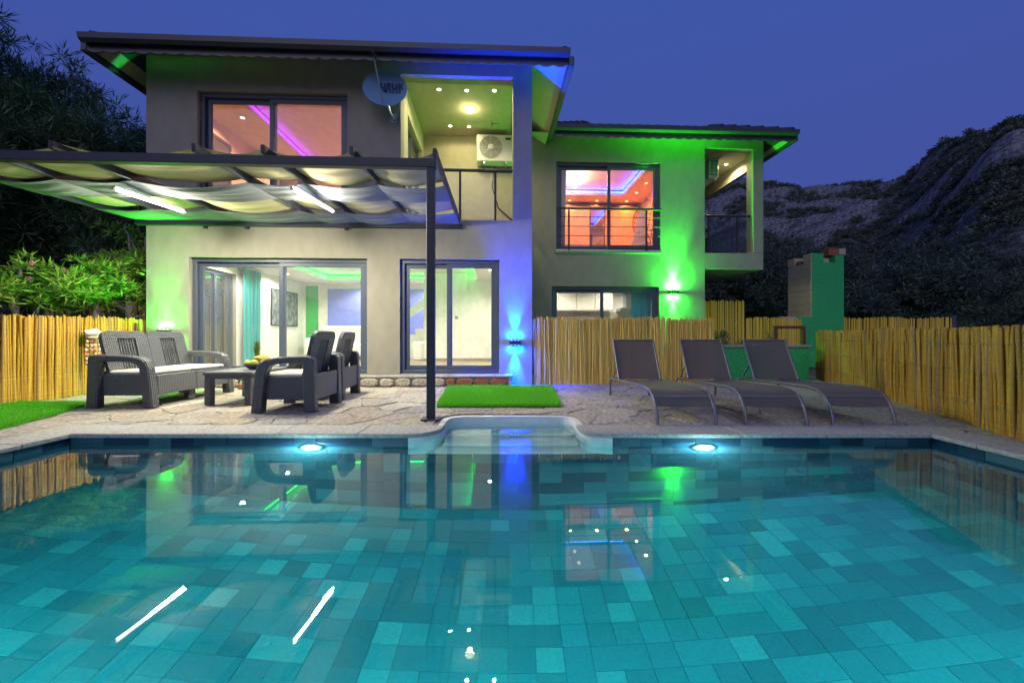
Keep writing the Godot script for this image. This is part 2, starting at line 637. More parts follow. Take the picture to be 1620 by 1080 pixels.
	M.teal_cloth = mat(lin(0.05, 0.4, 0.42), 0.85, ntex(0.2, 66, 0.85, 1.0), 2.0)
	M.teal_cloth.backlight_enabled = true
	M.teal_cloth.backlight = lin(0.08, 0.35, 0.36)
	M.pale_cloth = mat(lin(0.55, 0.48, 0.42), 0.9, ntex(0.2, 67, 0.85, 1.0), 2.0)
	M.dish = mat(lin(0.16, 0.3, 0.5), 0.45, blot, 2.0)
	M.ink = mat(lin(0.01, 0.02, 0.09), 0.6)
	M.galvanised = mat(lin(0.5, 0.5, 0.5), 0.35, null, 1, null, 0, 0.8)
	M.green_paint = mat(lin(0.04, 0.6, 0.16), 0.65, ntex(0.03, 72, 0.7, 1.0), 1.2, grain, 0.8)
	M.block = mat(lin(0.62, 0.56, 0.36), 0.85, ntex(0.02, 70, 0.7, 1.0), 2.0, grain, 0.6)
	M.rust = mat(lin(0.2, 0.05, 0.03), 0.7, ntex(0.05, 71, 0.6, 1.0), 3.0)
	M.cabinet = mat(lin(0.72, 0.72, 0.66), 0.3, blot, 1.0)
	M.steel = mat(lin(0.45, 0.47, 0.5), 0.25, null, 1, null, 0, 1.0)
	M.mirror = mat(lin(0.8, 0.8, 0.82), 0.04, null, 1, null, 0, 1.0)
	M.rattan = mat(lin(0.16, 0.07, 0.045), 0.55)
	M.picture = mat(lin(1, 1, 1), 0.4, ntex(0.008, 75, lin(0.02, 0.03, 0.03), lin(0.3, 0.33, 0.3), FastNoiseLite.TYPE_SIMPLEX_SMOOTH, 512, 5), 1.1)
	M.sofa_white = mat(lin(0.74, 0.73, 0.7), 0.8, blot, 2.0)
	# plants
	M.bark = mat(lin(0.11, 0.09, 0.075), 0.9, ntex(0.04, 80, 0.5, 1.0), 3.0, grain, 1.0)
	M.twig = mat(lin(0.26, 0.22, 0.2), 0.85)
	M.leaf = mat(lin(1, 1, 1), 0.5)
	M.leaf.vertex_color_use_as_albedo = true
	M.leaf.backlight_enabled = true
	M.leaf.backlight = lin(0.5, 0.6, 0.25)
	M.petal = mat(lin(0.7, 0.25, 0.27), 0.6)
	M.blade = mat(lin(1, 1, 1), 0.55)
	M.blade.vertex_color_use_as_albedo = true
	M.blade.backlight_enabled = true
	M.blade.backlight = lin(0.2, 0.4, 0.05)
	M.hill = mat(lin(1, 1, 1), 0.95, ntex(0.03, 90, 0.12, 1.0, FastNoiseLite.TYPE_SIMPLEX, 1024, 5), 0.035, grain, 30.0)
	M.hill.vertex_color_use_as_albedo = true
func arc(c: Vector2, r: float, a0: float, a1: float, k: int) -> Array:
	var o := []
	for i in k + 1:
		var a := deg_to_rad(lerpf(a0, a1, float(i) / k))
		o.append(c + Vector2(cos(a), sin(a)) * r)
	return o

# outline of the pool in its own plan (x across, y = distance from the near end), with the step bay at the far side
func pool_outline(grow := 0.0) -> PackedVector2Array:
	if grow != 0.0:
		return Geometry2D.offset_polygon(pool_outline(0.0), grow, Geometry2D.JOIN_ROUND if grow > 0.2 else Geometry2D.JOIN_MITER)[0]
	var g := 0.0
	var p := [Vector2(-3.955 - g, 0.3 - g), Vector2(3.75 + g, 0.3 - g), Vector2(3.75 + g, 3.56 + g)]
	p.append_array(arc(Vector2(0.9, 3.81), 0.25 - g, -90, -180, 6))
	p.append_array(arc(Vector2(0.47, 4.2), 0.18 + g, 0, 90, 6))
	p.append_array(arc(Vector2(-0.5, 4.2), 0.18 + g, 90, 180, 6))
	p.append_array(arc(Vector2(-0.93, 3.81), 0.25 - g, 0, -90, 6))
	p.append(Vector2(-3.955 - g, 3.56 + g))
	return PackedVector2Array(p)

func to_world2(p: Vector2) -> Vector2:   # pool plan -> world x, z
	var R := Vector2(cos(TH), sin(TH))
	var F := Vector2(sin(TH), -cos(TH))
	return Vector2(POOL_AT.x, POOL_AT.z) + R * p.x + F * p.y

func world_outline(grow: float) -> PackedVector2Array:
	var o := PackedVector2Array()
	for p in pool_outline(grow):
		o.append(to_world2(p))
	return o

# flat polygon in world x-z, extruded upward from y0 to y1
func slab(g: Geo, poly: PackedVector2Array, y0: float, y1: float, bev := 0.0) -> void:
	var q := PackedVector2Array()
	for p in poly:
		q.append(Vector2(p.x, -p.y))
	g.extrude(q, y0, y1, Transform3D(Basis(Vector3.RIGHT, Vector3(0, 0, -1), Vector3.UP), Vector3.ZERO), bev)

func cut(poly: PackedVector2Array, hole: PackedVector2Array) -> Array:
	return Geometry2D.clip_polygons(poly, hole)

func voronoi(x0: float, x1: float, z0: float, z1: float, step: float, jit: float, sd: int) -> Array:
	var r := RandomNumberGenerator.new()
	r.seed = sd
	var nx := int((x1 - x0) / step) + 3
	var nz := int((z1 - z0) / step) + 3
	var pts := {}
	for i in range(-1, nx + 1):
		for j in range(-1, nz + 1):
			pts[Vector2i(i, j)] = Vector2(x0 + (i - 0.5 + (0.5 if j % 2 else 0.0) + r.randf_range(-jit, jit)) * step * r.randf_range(0.995, 1.005), z0 + (j - 0.5 + r.randf_range(-jit, jit)) * step)
	var out := []
	for i in nx:
		for j in nz:
			var c: Vector2 = pts[Vector2i(i, j)]
			var poly := PackedVector2Array([c + Vector2(-step, -step) * 2, c + Vector2(step, -step) * 2, c + Vector2(step, step) * 2, c + Vector2(-step, step) * 2])
			for a in range(-2, 3):
				for b in range(-2, 3):
					var k := Vector2i(i + a, j + b)
					if (a == 0 and b == 0) or not pts.has(k):
						continue
					var d: Vector2 = pts[k] - c
					var m: Vector2 = c + d * 0.5
					var t := d.normalized()
					var s := Vector2(-t.y, t.x)
					var hp := PackedVector2Array([m + s * 5, m - s * 5, m - s * 5 - t * 10, m + s * 5 - t * 10])
					var got := Geometry2D.intersect_polygons(poly, hp)
					if got.is_empty():
						poly = PackedVector2Array()
						break
					poly = got[0]
				if poly.is_empty():
					break
			if poly.size() > 2:
				out.append(poly)
	return out

func build_ground() -> void:
	# bare earth all round, open where the pool is
	var hole := world_outline(0.1)
	var e := Geo.new()
	var xs := [-400.0, -12.0, -0.1, 12.0, 400.0]
	var zs := [-400.0, -9.0, 12.0, 60.0]
	for i in 4:
		for j in 3:
			var rect := PackedVector2Array([Vector2(xs[i], zs[j]), Vector2(xs[i + 1], zs[j]), Vector2(xs[i + 1], zs[j + 1]), Vector2(xs[i], zs[j + 1])])
			for p in cut(rect, hole):
				var q := PackedVector2Array()
				for t in p:
					q.append(Vector2(t.x, -t.y))
				q = e.ccw(q)
				var idx := Geometry2D.triangulate_polygon(q)
				for k in range(0, idx.size(), 3):
					var a := q[idx[k]]; var b := q[idx[k + 1]]; var d := q[idx[k + 2]]
					if (b - a).cross(d - a) < 0:
						var t := b; b = d; d = t
					e.tri(Vector3(a.x, -0.07, -a.y), Vector3(b.x, -0.07, -b.y), Vector3(d.x, -0.07, -d.y))
	struct("ground", e, M.earth)
	# mortar bed of the terrace
	var bed := Geo.new()
	var bed_hole := world_outline(0.07)
	for half in [[-6.2, -0.1], [-0.1, 7.0]]:
		var rect := PackedVector2Array([Vector2(half[0], -2.2 if half[0] > -1 else -0.4), Vector2(half[1], -2.2 if half[0] > -1 else -0.4), Vector2(half[1], 9.5), Vector2(half[0], 9.5)])
		for p in cut(rect, bed_hole):
			slab(bed, p, -0.06, -0.012)
	var terrace := struct("terrace", bed, M.mortar)
	# crazy paving: one stone at a time
	var coping_hole := PackedVector2Array()
	for p in [Vector2(-4.305, -0.1), Vector2(4.1, -0.1), Vector2(4.1, 3.91), Vector2(-4.305, 3.91)]: coping_hole.append(to_world2(p))
	var bay_hole := world_outline(0.09)
	var house := PackedVector2Array([Vector2(-6.3, -9), Vector2(0.72, -9), Vector2(0.72, 0.02), Vector2(-6.3, 0.02)])
	var cells := voronoi(-6.15, 6.6, -0.4, 5.2, 0.36, 0.42, 77)
	var rest := Geo.new()
	var n := 0
	var r := RandomNumberGenerator.new()
	r.seed = 4
	for poly in cells:
		var c := Vector2.ZERO
		for p in poly: c += p
		c /= poly.size()
		# the right-hand fence runs aslant; nothing is paved behind it
		if c.x > 4.25 + (4.3 - c.y) * 0.47 + 0.15 or c.y > 4.6 or c.x > 6.4 or c.x < -6.1:
			continue
		var bits := [poly]
		for hh in [coping_hole, bay_hole, house]:
			var nx := []
			for b in bits: nx.append_array(cut(b, hh))
			bits = nx
		for b in bits:
			var sh := Geometry2D.offset_polygon(b, -0.008)
			if sh.is_empty() or sh[0].size() < 3:
				continue
			var q: PackedVector2Array = sh[0]
			# uneven rim
			var w := PackedVector2Array()
			for k in q.size():
				var p0 := q[k]
				var p1 := q[(k + 1) % q.size()]
				w.append(p0)
				if p0.distance_to(p1) > 0.14:
					var t := (p1 - p0).normalized()
					w.append(p0.lerp(p1, r.randf_range(0.4, 0.6)) + Vector2(-t.y, t.x) * r.randf_range(-0.012, 0.012))
			var top := r.randf_range(-0.004, 0.006)
			var area2 := 0.0
			for k in w.size(): area2 += w[k].cross(w[(k + 1) % w.size()])
			if absf(area2) < 0.012:
				slab(rest, w, -0.03, top)
				continue
			var g := Geo.new()
			slab(g, w, -0.03, top, 0.006)
			n += 1
			if n <= 300:
				part(terrace, "paving_stone", g, M.stones[r.randi() % M.stones.size()])
			else:
				rest.v.append_array(g.v); rest.n.append_array(g.n)
	if rest.v.size():
		part(terrace, "small_stone", rest, M.stones[1]).set_meta("kind", "stuff")

func build_pool() -> void:
	# plan of the pool: x across, z = -distance from the near end's line; own frame turned with the pool
	var at := POOL_AT
	var fl := struct("pool_floor", Geo.new().span(-4.0, 3.8, -1.6, -1.54, -3.6, -0.25), M.grout, at, -TH)
	var r := RandomNumberGenerator.new()
	r.seed = 9
	var cw := 7.705 / 49.0
	var ch := 3.26 / 23.0
	var nx := 49
	var nz := 23
	var made := 0
	var used := {}
	var field := [Geo.new(), Geo.new(), Geo.new(), Geo.new(), Geo.new(), Geo.new()]
	var shapes := {}
	for j in nz:
		for i in nx:
			if used.has(Vector2i(i, j)): continue
			var w := 1
			var h := 1
			var k := r.randf()
			if k < 0.2 and i < nx - 1 and not used.has(Vector2i(i + 1, j)): w = 2
			elif k < 0.32 and j < nz - 1: h = 2
			for a in w:
				for b in h: used[Vector2i(i + a, j + b)] = true
			var c := Vector3(-3.955 + (i + w * 0.5) * cw, -1.535, -3.56 + (j + h * 0.5) * ch)
			var s := Vector3(w * cw - 0.0025, 0.012, h * ch - 0.0025)
			var tone: int = [0, 1, 1, 2, 2, 3, 3, 4, 5][r.randi() % 9]
			if c.z < -2.1 and made < 300:
				made += 1
				var key := "%d_%d" % [w, h]
				if not shapes.has(key): shapes[key] = Geo.new().box(Vector3.ZERO, s, 0.002).mesh()
				var o := part(fl, "floor_tile", shapes[key], M.tiles[tone])
				o.position = c + Vector3(0, r.randf_range(-0.001, 0.001), 0)
			else:
				field[tone].box(c, s, 0.002)
	for k in 6:
		part(fl, "tile_field", field[k], M.tiles[k]).set_meta("kind", "stuff")
	# walls, tiled; the far one is open for the step bay
	var wl := struct("pool_wall", null, null, at, -TH)
	var base := Geo.new()
	base.span(-4.1, -0.93, -1.6, -0.03, -3.7, -3.572)
	base.span(0.9, 3.9, -1.6, -0.03, -3.7, -3.572)
	base.span(-0.93, 0.9, -1.6, -0.418, -3.7, -3.572)
	base.span(-4.1, -3.967, -1.6, -0.03, -3.56, -0.2)
	base.span(3.762, 3.9, -1.6, -0.03, -3.56, -0.2)
	base.span(-4.1, 3.9, -1.6, -0.03, -0.28, -0.15)
	part(wl, "wall_core", base, M.grout)
	var ys := [-0.035, -0.2, -0.416, -0.64, -0.86, -1.06, -1.26, -1.46, -1.53]
	for side in 3:   # 0 far, 1 left, 2 right
		var L: float = 7.705 if side == 0 else 3.26
		for row in ys.size() - 1:
			var y1: float = ys[row]
			var y0: float = ys[row + 1]
			var t := 0.0
			while t < L - 0.02:
				var len: float = [0.2, 0.2, 0.4, 0.3, 0.5][r.randi() % 5] if row < 2 else [0.2, 0.4][r.randi() % 2]
				var e := minf(t + len, L)
				if L - e < 0.1: e = L
				var pal: Array = M.band_tiles
				var mt: Material = pal[r.randi() % pal.size()]
				var g := Geo.new()
				var a := t
				var b := e
				t = e
				if side == 0:
					var x0 := -3.955 + a
					var x1 := -3.955 + b
					if y0 > -0.43:   # leave the bay open
						if x1 > -0.93 and x0 < -0.93: x1 = -0.93
						if x0 < 0.9 and x1 > 0.9: x0 = 0.9
						if x0 >= -0.931 and x1 <= 0.901: continue
					if x1 - x0 < 0.01: continue
					g.span(x0 + 0.002, x1 - 0.002, y0 + 0.002, y1 - 0.002, -3.572, -3.56, 0.002)
				elif side == 1:
					g.span(-3.967, -3.955, y0 + 0.002, y1 - 0.002, -3.556 + a + 0.002, -3.556 + b - 0.002, 0.002)
				else:
					g.span(3.75, 3.762, y0 + 0.002, y1 - 0.002, -3.556 + a + 0.002, -3.556 + b - 0.002, 0.002)
				part(wl, "wall_tile", g, mt)
	# white step bay
	var bay := thing("pool_step_unit", "white rounded step unit set into the far side of the pool", "pool steps", at, -TH)
	var path := arc(Vector2(0.9, 3.81), 0.25, -90, -180, 8)
	path.append_array(arc(Vector2(0.47, 4.2), 0.18, 0, 90, 8))
	path.append_array(arc(Vector2(-0.5, 4.2), 0.18, 90, 180, 8))
	path.append_array(arc(Vector2(-0.93, 3.81), 0.25, 0, -90, 8))
	var outer := []
	for i in path.size():
		var p: Vector2 = path[i]
		var t: Vector2 = (path[mini(i + 1, path.size() - 1)] - path[maxi(i - 1, 0)]).normalized()
		outer.append(p + Vector2(t.y, -t.x) * 0.06)
	var shell := Geo.new()
	for i in path.size() - 1:
		var a := Vector3(path[i].x, 0, -path[i].y); var b := Vector3(path[i + 1].x, 0, -path[i + 1].y)
		var a2 := Vector3(outer[i].x, 0, -outer[i].y); var b2 := Vector3(outer[i + 1].x, 0, -outer[i + 1].y)
		var up := Vector3(0, -0.012, 0)
		var dn := Vector3(0, -0.5, 0)
		shell.quad(b + dn, a + dn, a + up, b + up)
		shell.quad(a + up, b + up, b2 + up, a2 + up)
		shell.quad(b2 + dn, a2 + dn, a2 + up, b2 + up)
	part(bay, "shell", shell, M.pool_white)
	var lv := [[4.38, 4.07, -0.255], [4.07, 3.8, -0.34], [3.8, 3.563, -0.415]]
	for k in lv.size():
		var half := 0.66 if k < 2 else 0.86
		var g := Geo.new()
		g.span(-0.015 - half, -0.015 + half, -0.52, lv[k][2], -lv[k][0] + 0.002 * k, -lv[k][1], 0.02)
		part(bay, "tread", g, M.pool_white)
	# coping: stone slabs round the edge, one by one
	var cp := struct("pool_coping", null, null, at, -TH)
	var inner := pool_outline(-0.02)
	var big := PackedVector2Array([Vector2(-4.3, -0.05), Vector2(4.095, -0.05), Vector2(4.095, 3.905), Vector2(-4.3, 3.905)])
	var cuts := [[-4.4, -3.6], [-3.6, -2.85], [-2.85, -2.1], [-2.1, -1.38], [-1.38, -0.6], [-0.6, 0.58], [0.58, 1.3], [1.3, 2.05], [2.05, 2.8], [2.8, 3.4], [3.4, 4.2]]
	for c in cuts:
		var rect := PackedVector2Array([Vector2(c[0] + 0.003, 3.2), Vector2(c[1] - 0.003, 3.2), Vector2(c[1] - 0.003, 3.905), Vector2(c[0] + 0.003, 3.905)])
		if c[0] == -0.6: continue
		for got in Geometry2D.intersect_polygons(rect, big):
			for p in cut(got, inner):
				if p.size() < 3: continue
				var a := 0.0
				for k in p.size(): a += p[k].cross(p[(k + 1) % p.size()])
				if absf(a) < 0.02: continue
				var g := Geo.new()
				g.extrude(p, -0.034, 0.004 + r.randf_range(-0.001, 0.001), Transform3D(Basis(Vector3.RIGHT, Vector3(0, 0, -1), Vector3.UP), Vector3.ZERO), 0.006)
				part(cp, "coping_slab", g, M.coping)
	for sx in [[-4.3, -3.935], [3.73, 4.095]]:
		for k in 5:
			var g := Geo.new()
			g.span(sx[0], sx[1], -0.034, 0.0035, -3.196 + k * 0.72, -3.196 + (k + 1) * 0.72 - 0.006, 0.006)
			part(cp, "coping_slab", g, M.coping)
	for k in 10:
		var g := Geo.new()
		g.span(-4.3 + k * 0.84, -4.3 + (k + 1) * 0.84 - 0.006, -0.034, 0.003, -0.32, 0.03, 0.006)
		part(cp, "coping_slab", g, M.coping)
	# water
	var w := Geo.new()
	var op := pool_outline(0.0)
	var idx := Geometry2D.triangulate_polygon(op)
	for k in range(0, idx.size(), 3):
		var a := op[idx[k]]; var b := op[idx[k + 1]]; var d := op[idx[k + 2]]
		if (b - a).cross(d - a) < 0:
			var t := b; b = d; d = t
		w.trin(Vector3(a.x, -0.083, -a.y), Vector3(b.x, -0.083, -b.y), Vector3(d.x, -0.083, -d.y), Vector3.UP, Vector3.UP, Vector3.UP)
	var wat := struct("water", w, M.water, at, -TH)
	# fine particles in the lit water
	var fv := FogVolume.new()
	fv.name = "water_haze"
	fv.size = Vector3(7.69, 1.43, 3.24)
	fv.shape = RenderingServer.FOG_VOLUME_SHAPE_BOX
	var fm := FogMaterial.new()
	fm.density = 0.055
	fm.albedo = Color(0.62, 0.97, 1.0)
	fv.material = fm
	add_child(fv)
	fv.transform = Transform3D(Basis(Vector3.UP, -TH), at + Basis(Vector3.UP, -TH) * Vector3(-0.1025, -0.805, -1.93))
	fv.set_meta("kind", "stuff")
	fv.set_meta("label", "faint cloudiness in the lit pool water")
	fv.set_meta("category", "water haze")
	# underwater lamps: two on the far wall, three unseen on the near one, its middle one added to brighten the floor
	var lens := Geo.new()
	lens.lathe([Vector2(0, 0.018), Vector2(0.05, 0.016), Vector2(0.075, 0.008), Vector2(0.085, 0.0)].map(func(p): return Vector2(p.x, p.y)), 24, Transform3D(Basis(Vector3.RIGHT, PI / 2), Vector3.ZERO))
	for k in 5:
		var x: float = [-1.79, 1.71, -2.45, -0.05, 2.35][k]
		var far := k < 2
		var o := thing("pool_lamp", ["white underwater lamp on the far pool wall below the wicker armchairs", "white underwater lamp on the far pool wall below the sun loungers", "underwater lamp on the near pool wall, leftmost of three", "unseen underwater lamp added on the near pool wall to brighten the floor, middle one of three", "underwater lamp on the near pool wall, rightmost of three"][k], "pool lamp", at + Basis(Vector3.UP, -TH) * Vector3(x, -0.218 if far else -0.5, -3.558 if far else -0.282), -TH + (0.0 if far else PI), "underwater pool lamps")
		var ring := Geo.new()
		ring.lathe([Vector2(0.083, 0.0), Vector2(0.105, 0.0), Vector2(0.105, 0.012), Vector2(0.083, 0.02)], 24, Transform3D(Basis(Vector3.RIGHT, PI / 2), Vector3.ZERO))
		part(o, "bezel", ring, M.white_plastic)
		part(o, "lens", lens, M.pool_glow)
		if far:
			omni(o, Vector3(0, 0, 0.05), Color(0.8, 1.0, 1.0), P.pool_far, 0.03)
		else:
			spot(o, Vector3(0, 0, 0.05), Vector3(0, -1.3, 1), Color(0.5, 1.0, 1.0), P.pool_near, 66.0, 0.06)
	# skimmer mouth in the right-hand wall
	var sk := thing("skimmer", "pale plastic skimmer mouth at the waterline of the right pool wall", "skimmer", at + Basis(Vector3.UP, -TH) * Vector3(3.75, -0.075, -2.62), -TH)
	var sf := Geo.new()
	sf.wall(Vector3(-0.004, -0.07, -0.16), Vector3(0, 0, 1), Vector3(-1, 0, 0), 0.32, 0.13, 0.01, [[0.03, 0.29, 0.025, 0.105]])
	part(sk, "frame", sf, M.white_plastic)
	part(sk, "flap", Geo.new().span(-0.006, -0.002, -0.04, 0.03, -0.125, 0.125), M.white_plastic)
# a sliding window or door of two leaves; nrm is +z; x0..x1, y0..y1 is the opening; z the plane of the frame's middle
func sliding(parent: Node, called: String, x0: float, x1: float, y0: float, y1: float, z: float, mid: float) -> Node3D:
	var o := Node3D.new()
	o.name = called
	parent.add_child(o, true)
	var t := 0.065
	var fr := Geo.new()
	fr.span(x0, x1, y1 - t, y1, z - 0.06, z + 0.06, 0.006)
	fr.span(x0, x1, y0, y0 + t, z - 0.06, z + 0.06, 0.006)
	fr.span(x0, x0 + t, y0 + t, y1 - t, z - 0.06, z + 0.06, 0.006)
	fr.span(x1 - t, x1, y0 + t, y1 - t, z - 0.06, z + 0.06, 0.006)
	part(o, "frame", fr, M.anthracite)
	var xm := lerpf(x0, x1, mid)
	for k in 2:
		var a := x0 + t if k == 0 else xm - 0.045
		var b := xm + 0.045 if k == 0 else x1 - t
		var zz := z + (0.027 if k == 1 else -0.027)
		var s := 0.075
		var sash := Geo.new()
		sash.span(a, b, y1 - t - s, y1 - t - 0.003, zz - 0.022, zz + 0.022, 0.005)
		sash.span(a, b, y0 + t + 0.003, y0 + t + s, zz - 0.022, zz + 0.022, 0.005)
		sash.span(a, a + s, y0 + t + s, y1 - t - s, zz - 0.022, zz + 0.022, 0.005)
		sash.span(b - s, b, y0 + t + s, y1 - t - s, zz - 0.022, zz + 0.022, 0.005)
		part(o, "sash", sash, M.anthracite)
		part(o, "pane", Geo.new().quadz(a + s - 0.005, b - s + 0.005, y0 + t + s - 0.005, y1 - t - s + 0.005, zz), M.glass)
	return o

func eave(parent: Node, x0: float, x1: float, z: float, y: float) -> void:
	# row of barrel tiles along a front eave, two courses
	var pitch := 0.235
	var n := int(round((x1 - x0) / pitch))
	pitch = (x1 - x0) / n
	var a := Geo.new()
	var L := 0.42
	var pts := []
	for k in 7:
		var an := PI * k / 6.0
		pts.append(Vector2(cos(an) * pitch * 0.47, sin(an) * 0.07))
	var inn := []
	for k in range(6, -1, -1):
		var an := PI * k / 6.0
		inn.append(Vector2(cos(an) * (pitch * 0.47 - 0.016), sin(an) * 0.056))
	pts.append_array(inn)
	a.extrude(PackedVector2Array(pts), -L, 0.0)
	var me := a.mesh()
	var flat := Geo.new().span(-pitch * 0.5 + 0.002, pitch * 0.5 - 0.002, -0.014, 0.0, -L, -0.01).mesh()
	for row in 2:
		for i in n:
			var o := part(parent, "roof_tile", me, M.roof_tile)
			o.position = Vector3(x0 + (i + 0.5) * pitch, y + 0.07 + row * 0.21 + rng.randf_range(-0.006, 0.006), z + 0.03 - row * 0.36 + rng.randf_range(-0.008, 0.008))
			o.rotation.x = deg_to_rad(30)
			o.rotation.y = rng.randf_range(-0.015, 0.015)
			if row == 0:
				var q := part(parent, "pan_tile", flat, M.roof_tile)
				q.position = Vector3(x0 + (i + 0.5) * pitch, y + 0.012, z)
				q.rotation.x = deg_to_rad(30)

func gutter(parent: Node, x0: float, x1: float, z: float, y: float) -> void:
	var g := Geo.new()
	var pr := PackedVector2Array([Vector2(0, 0), Vector2(0.03, -0.075), Vector2(0.09, -0.1), Vector2(0.14, -0.06), Vector2(0.155, 0.015), Vector2(0.14, 0.02), Vector2(0.128, -0.05), Vector2(0.088, -0.085), Vector2(0.042, -0.065), Vector2(0.012, 0.0)])
	g.extrude(pr, x0, x1, Transform3D(Basis(Vector3(0, 0, 1), Vector3.UP, Vector3(1, 0, 0)), Vector3(0, y, z)))
	part(parent, "gutter", g, M.gutter)

func build_house() -> void:
	villa = thing("villa", "two-storey plastered villa with dark sliding windows and coloured lights", "house", Vector3.ZERO)
	var V := villa
	var FL := 0.2
	# main block
	var w := Geo.new()
	w.wall(Vector3(-6.01, -0.05, 0), Vector3.RIGHT, Vector3.BACK, 6.69, 5.82, 0.25, [[0.71, 3.76, 0.25, 2.3], [4.33, 6.1, 0.25, 2.3], [0.85, 3.42, 3.15, 5.2], [4.35, 6.35, 3.0, 5.58]])
	part(V, "front_wall", w, M.plaster)
	w = Geo.new()
	w.wall(Vector3(-6.01, -0.05, -0.25), Vector3(0, 0, -1), Vector3.LEFT, 8.0, 5.82, 0.25, [[0.65, 1.75, 0.25, 2.3]])
	part(V, "side_wall", w, M.plaster)
	part(V, "back_wall", Geo.new().span(-5.76, 4.86, -0.05, 5.6, -8.25, -8.0), M.plaster)
	part(V, "side_wall", Geo.new().span(0.43, 0.68, -0.05, 2.74, -2.3, -0.25), M.plaster)
	part(V, "column", Geo.new().span(0.34, 0.68, 3.0, 5.6, -0.34, -0.2505, 0.0), M.plaster)
	part(V, "beam", Geo.new().span(0.43, 0.68, 5.53, 5.77, -2.3, -0.3405), M.plaster)
	# floor slab and terrace of the loggia
	part(V, "floor_slab", Geo.new().span(-5.76, 0.68, 2.74, 2.95, -2.3, -0.2505), M.plaster)
	part(V, "upper_floor", Geo.new().span(-5.76, 4.86, 2.74, 2.95, -8.0, -2.3005), M.plaster_white)
	var lg := Geo.new()
	lg.wall(Vector3(-1.66, 2.95, -2.3), Vector3(0, 0, 1), Vector3.RIGHT, 2.05, 2.645, 0.2, [[0.2, 1.72, -1, 2.18]])
	part(V, "loggia_wall", lg, M.soffit)
	part(V, "loggia_wall", Geo.new().span(-1.66, 0.68, 2.951, 5.595, -2.45, -2.3), M.soffit)
	# loggia door in its left wall
	var ld := Node3D.new()
	ld.name = "loggia_door"
	V.add_child(ld, true)
	var lf := Geo.new()
	lf.wall(Vector3(-1.74, 2.96, -2.09), Vector3(0, 0, 1), Vector3.RIGHT, 1.5, 2.16, 0.07, [[0.07, 0.72, 0.07, 2.09], [0.79, 1.43, 0.07, 2.09]])
	part(ld, "frame", lf, M.anthracite)
	for k in [[-2.02, -1.37], [-1.3, -0.66]]:
		var pg := Geo.new()
		pg.quad(Vector3(-1.775, 3.03, k[1]), Vector3(-1.775, 3.03, k[0]), Vector3(-1.775, 5.05, k[0]), Vector3(-1.775, 5.05, k[1]))
		part(ld, "pane", pg, M.glass)
	# ceiling slabs, and soffits that slope down from the wall heads to the eaves
	part(V, "roof_slab", Geo.new().span(-5.759, 0.679, 5.6005, 5.64, -7.999, -0.2505), M.soffit)
	part(V, "roof_slab", Geo.new().span(0.6795, 6.579, 5.6005, 5.64, -7.999, -2.5505), M.soffit)
	var so := Geo.new()
	var ring := func(x0, x1, z0, z1, X0, X1, Z0, Z1, sides):
		var ye := 5.43
		var yi := 5.765
		if "f" in sides: so.quad(Vector3(X0, ye, Z1), Vector3(x0, yi, z1), Vector3(x1, yi, z1), Vector3(X1, ye, Z1))
		if "r" in sides: so.quad(Vector3(X1, ye, Z1), Vector3(x1, yi, z1), Vector3(x1, yi, z0), Vector3(X1, ye, Z0))
		if "l" in sides: so.quad(Vector3(x0, yi, z1), Vector3(X0, ye, Z1), Vector3(X0, ye, Z0), Vector3(x0, yi, z0))
	ring.call(-6.01, 0.68, -8.25, 0.0, -6.4, 1.22, -8.6, 0.6, ["f", "r", "l"])
	ring.call(0.68, 6.58, -8.25, -2.3, 0.68, 6.9, -8.6, -1.7, ["f", "r"])
	part(V, "soffit", so, M.soffit)
	# wing
	w = Geo.new()
	w.wall(Vector3(0.6805, -0.05, -2.3), Vector3.RIGHT, Vector3.BACK, 4.43, 5.82, 0.25, [[0.8, 3.33, 2.97, 5.1], [0.69, 3.3, 1.15, 2.12]])
	part(V, "front_wall", w, M.plaster)
	part(V, "side_wall", Geo.new().span(4.86, 5.11, -0.05, 5.77, -8.25, -2.5505), M.plaster)
	# corner balcony of the wing
	part(V, "balcony_slab", Geo.new().span(5.1105, 6.58, 2.5, 2.9, -6.6, -2.3, 0.008), M.plaster)
	part(V, "column", Geo.new().span(6.32, 6.58, 2.901, 5.2, -2.56, -2.3, 0.006), M.plaster)
	part(V, "column", Geo.new().span(6.32, 6.4995, 2.901, 5.455, -6.6, -6.34, 0.006), M.plaster)
	var bm := Geo.new()
	bm.span(6.5, 6.58, 5.12, 5.77, -8.25, -2.5605)
	bm.span(6.32, 6.58, 5.2005, 5.77, -2.56, -2.3)
	bm.span(5.1115, 6.4995, 5.46, 5.5, -6.6, -2.561)
	bm.span(5.1115, 6.3195, 5.44, 5.77, -2.5, -2.3)
	part(V, "beam", bm, M.plaster)
	# roofs
	for k in 2:
		var x0: float = [-6.4, 1.25][k]
		var x1: float = [1.22, 6.9][k]
		var zf: float = [0.6, -1.7][k]
		var roof := Geo.new()
		var yb := 5.455
		var zm := (zf - 8.6) * 0.5
		var rise := (zf - zm) * tan(deg_to_rad(30))
		var run := zf - zm
		var a := Vector3(x0, yb, zf); var b := Vector3(x1, yb, zf)
		var c := Vector3(x1, yb, -8.6); var d := Vector3(x0, yb, -8.6)
		var r0 := Vector3(minf(x0 + run, (x0 + x1) * 0.5 - 0.1), yb + rise, zm)
		var r1 := Vector3(maxf(x1 - run, (x0 + x1) * 0.5 + 0.1), yb + rise, zm)
		roof.quad(a, b, r1, r0); roof.quad(c, d, r0, r1); roof.tri(b, c, r1); roof.tri(d, a, r0)
		var rn := part(V, "roof", roof, M.roof_tile)
		eave(rn, x0, x1, zf, yb + 0.01)
		gutter(rn, x0 - 0.02, x1 + 0.02, zf - 0.01, yb + 0.085)
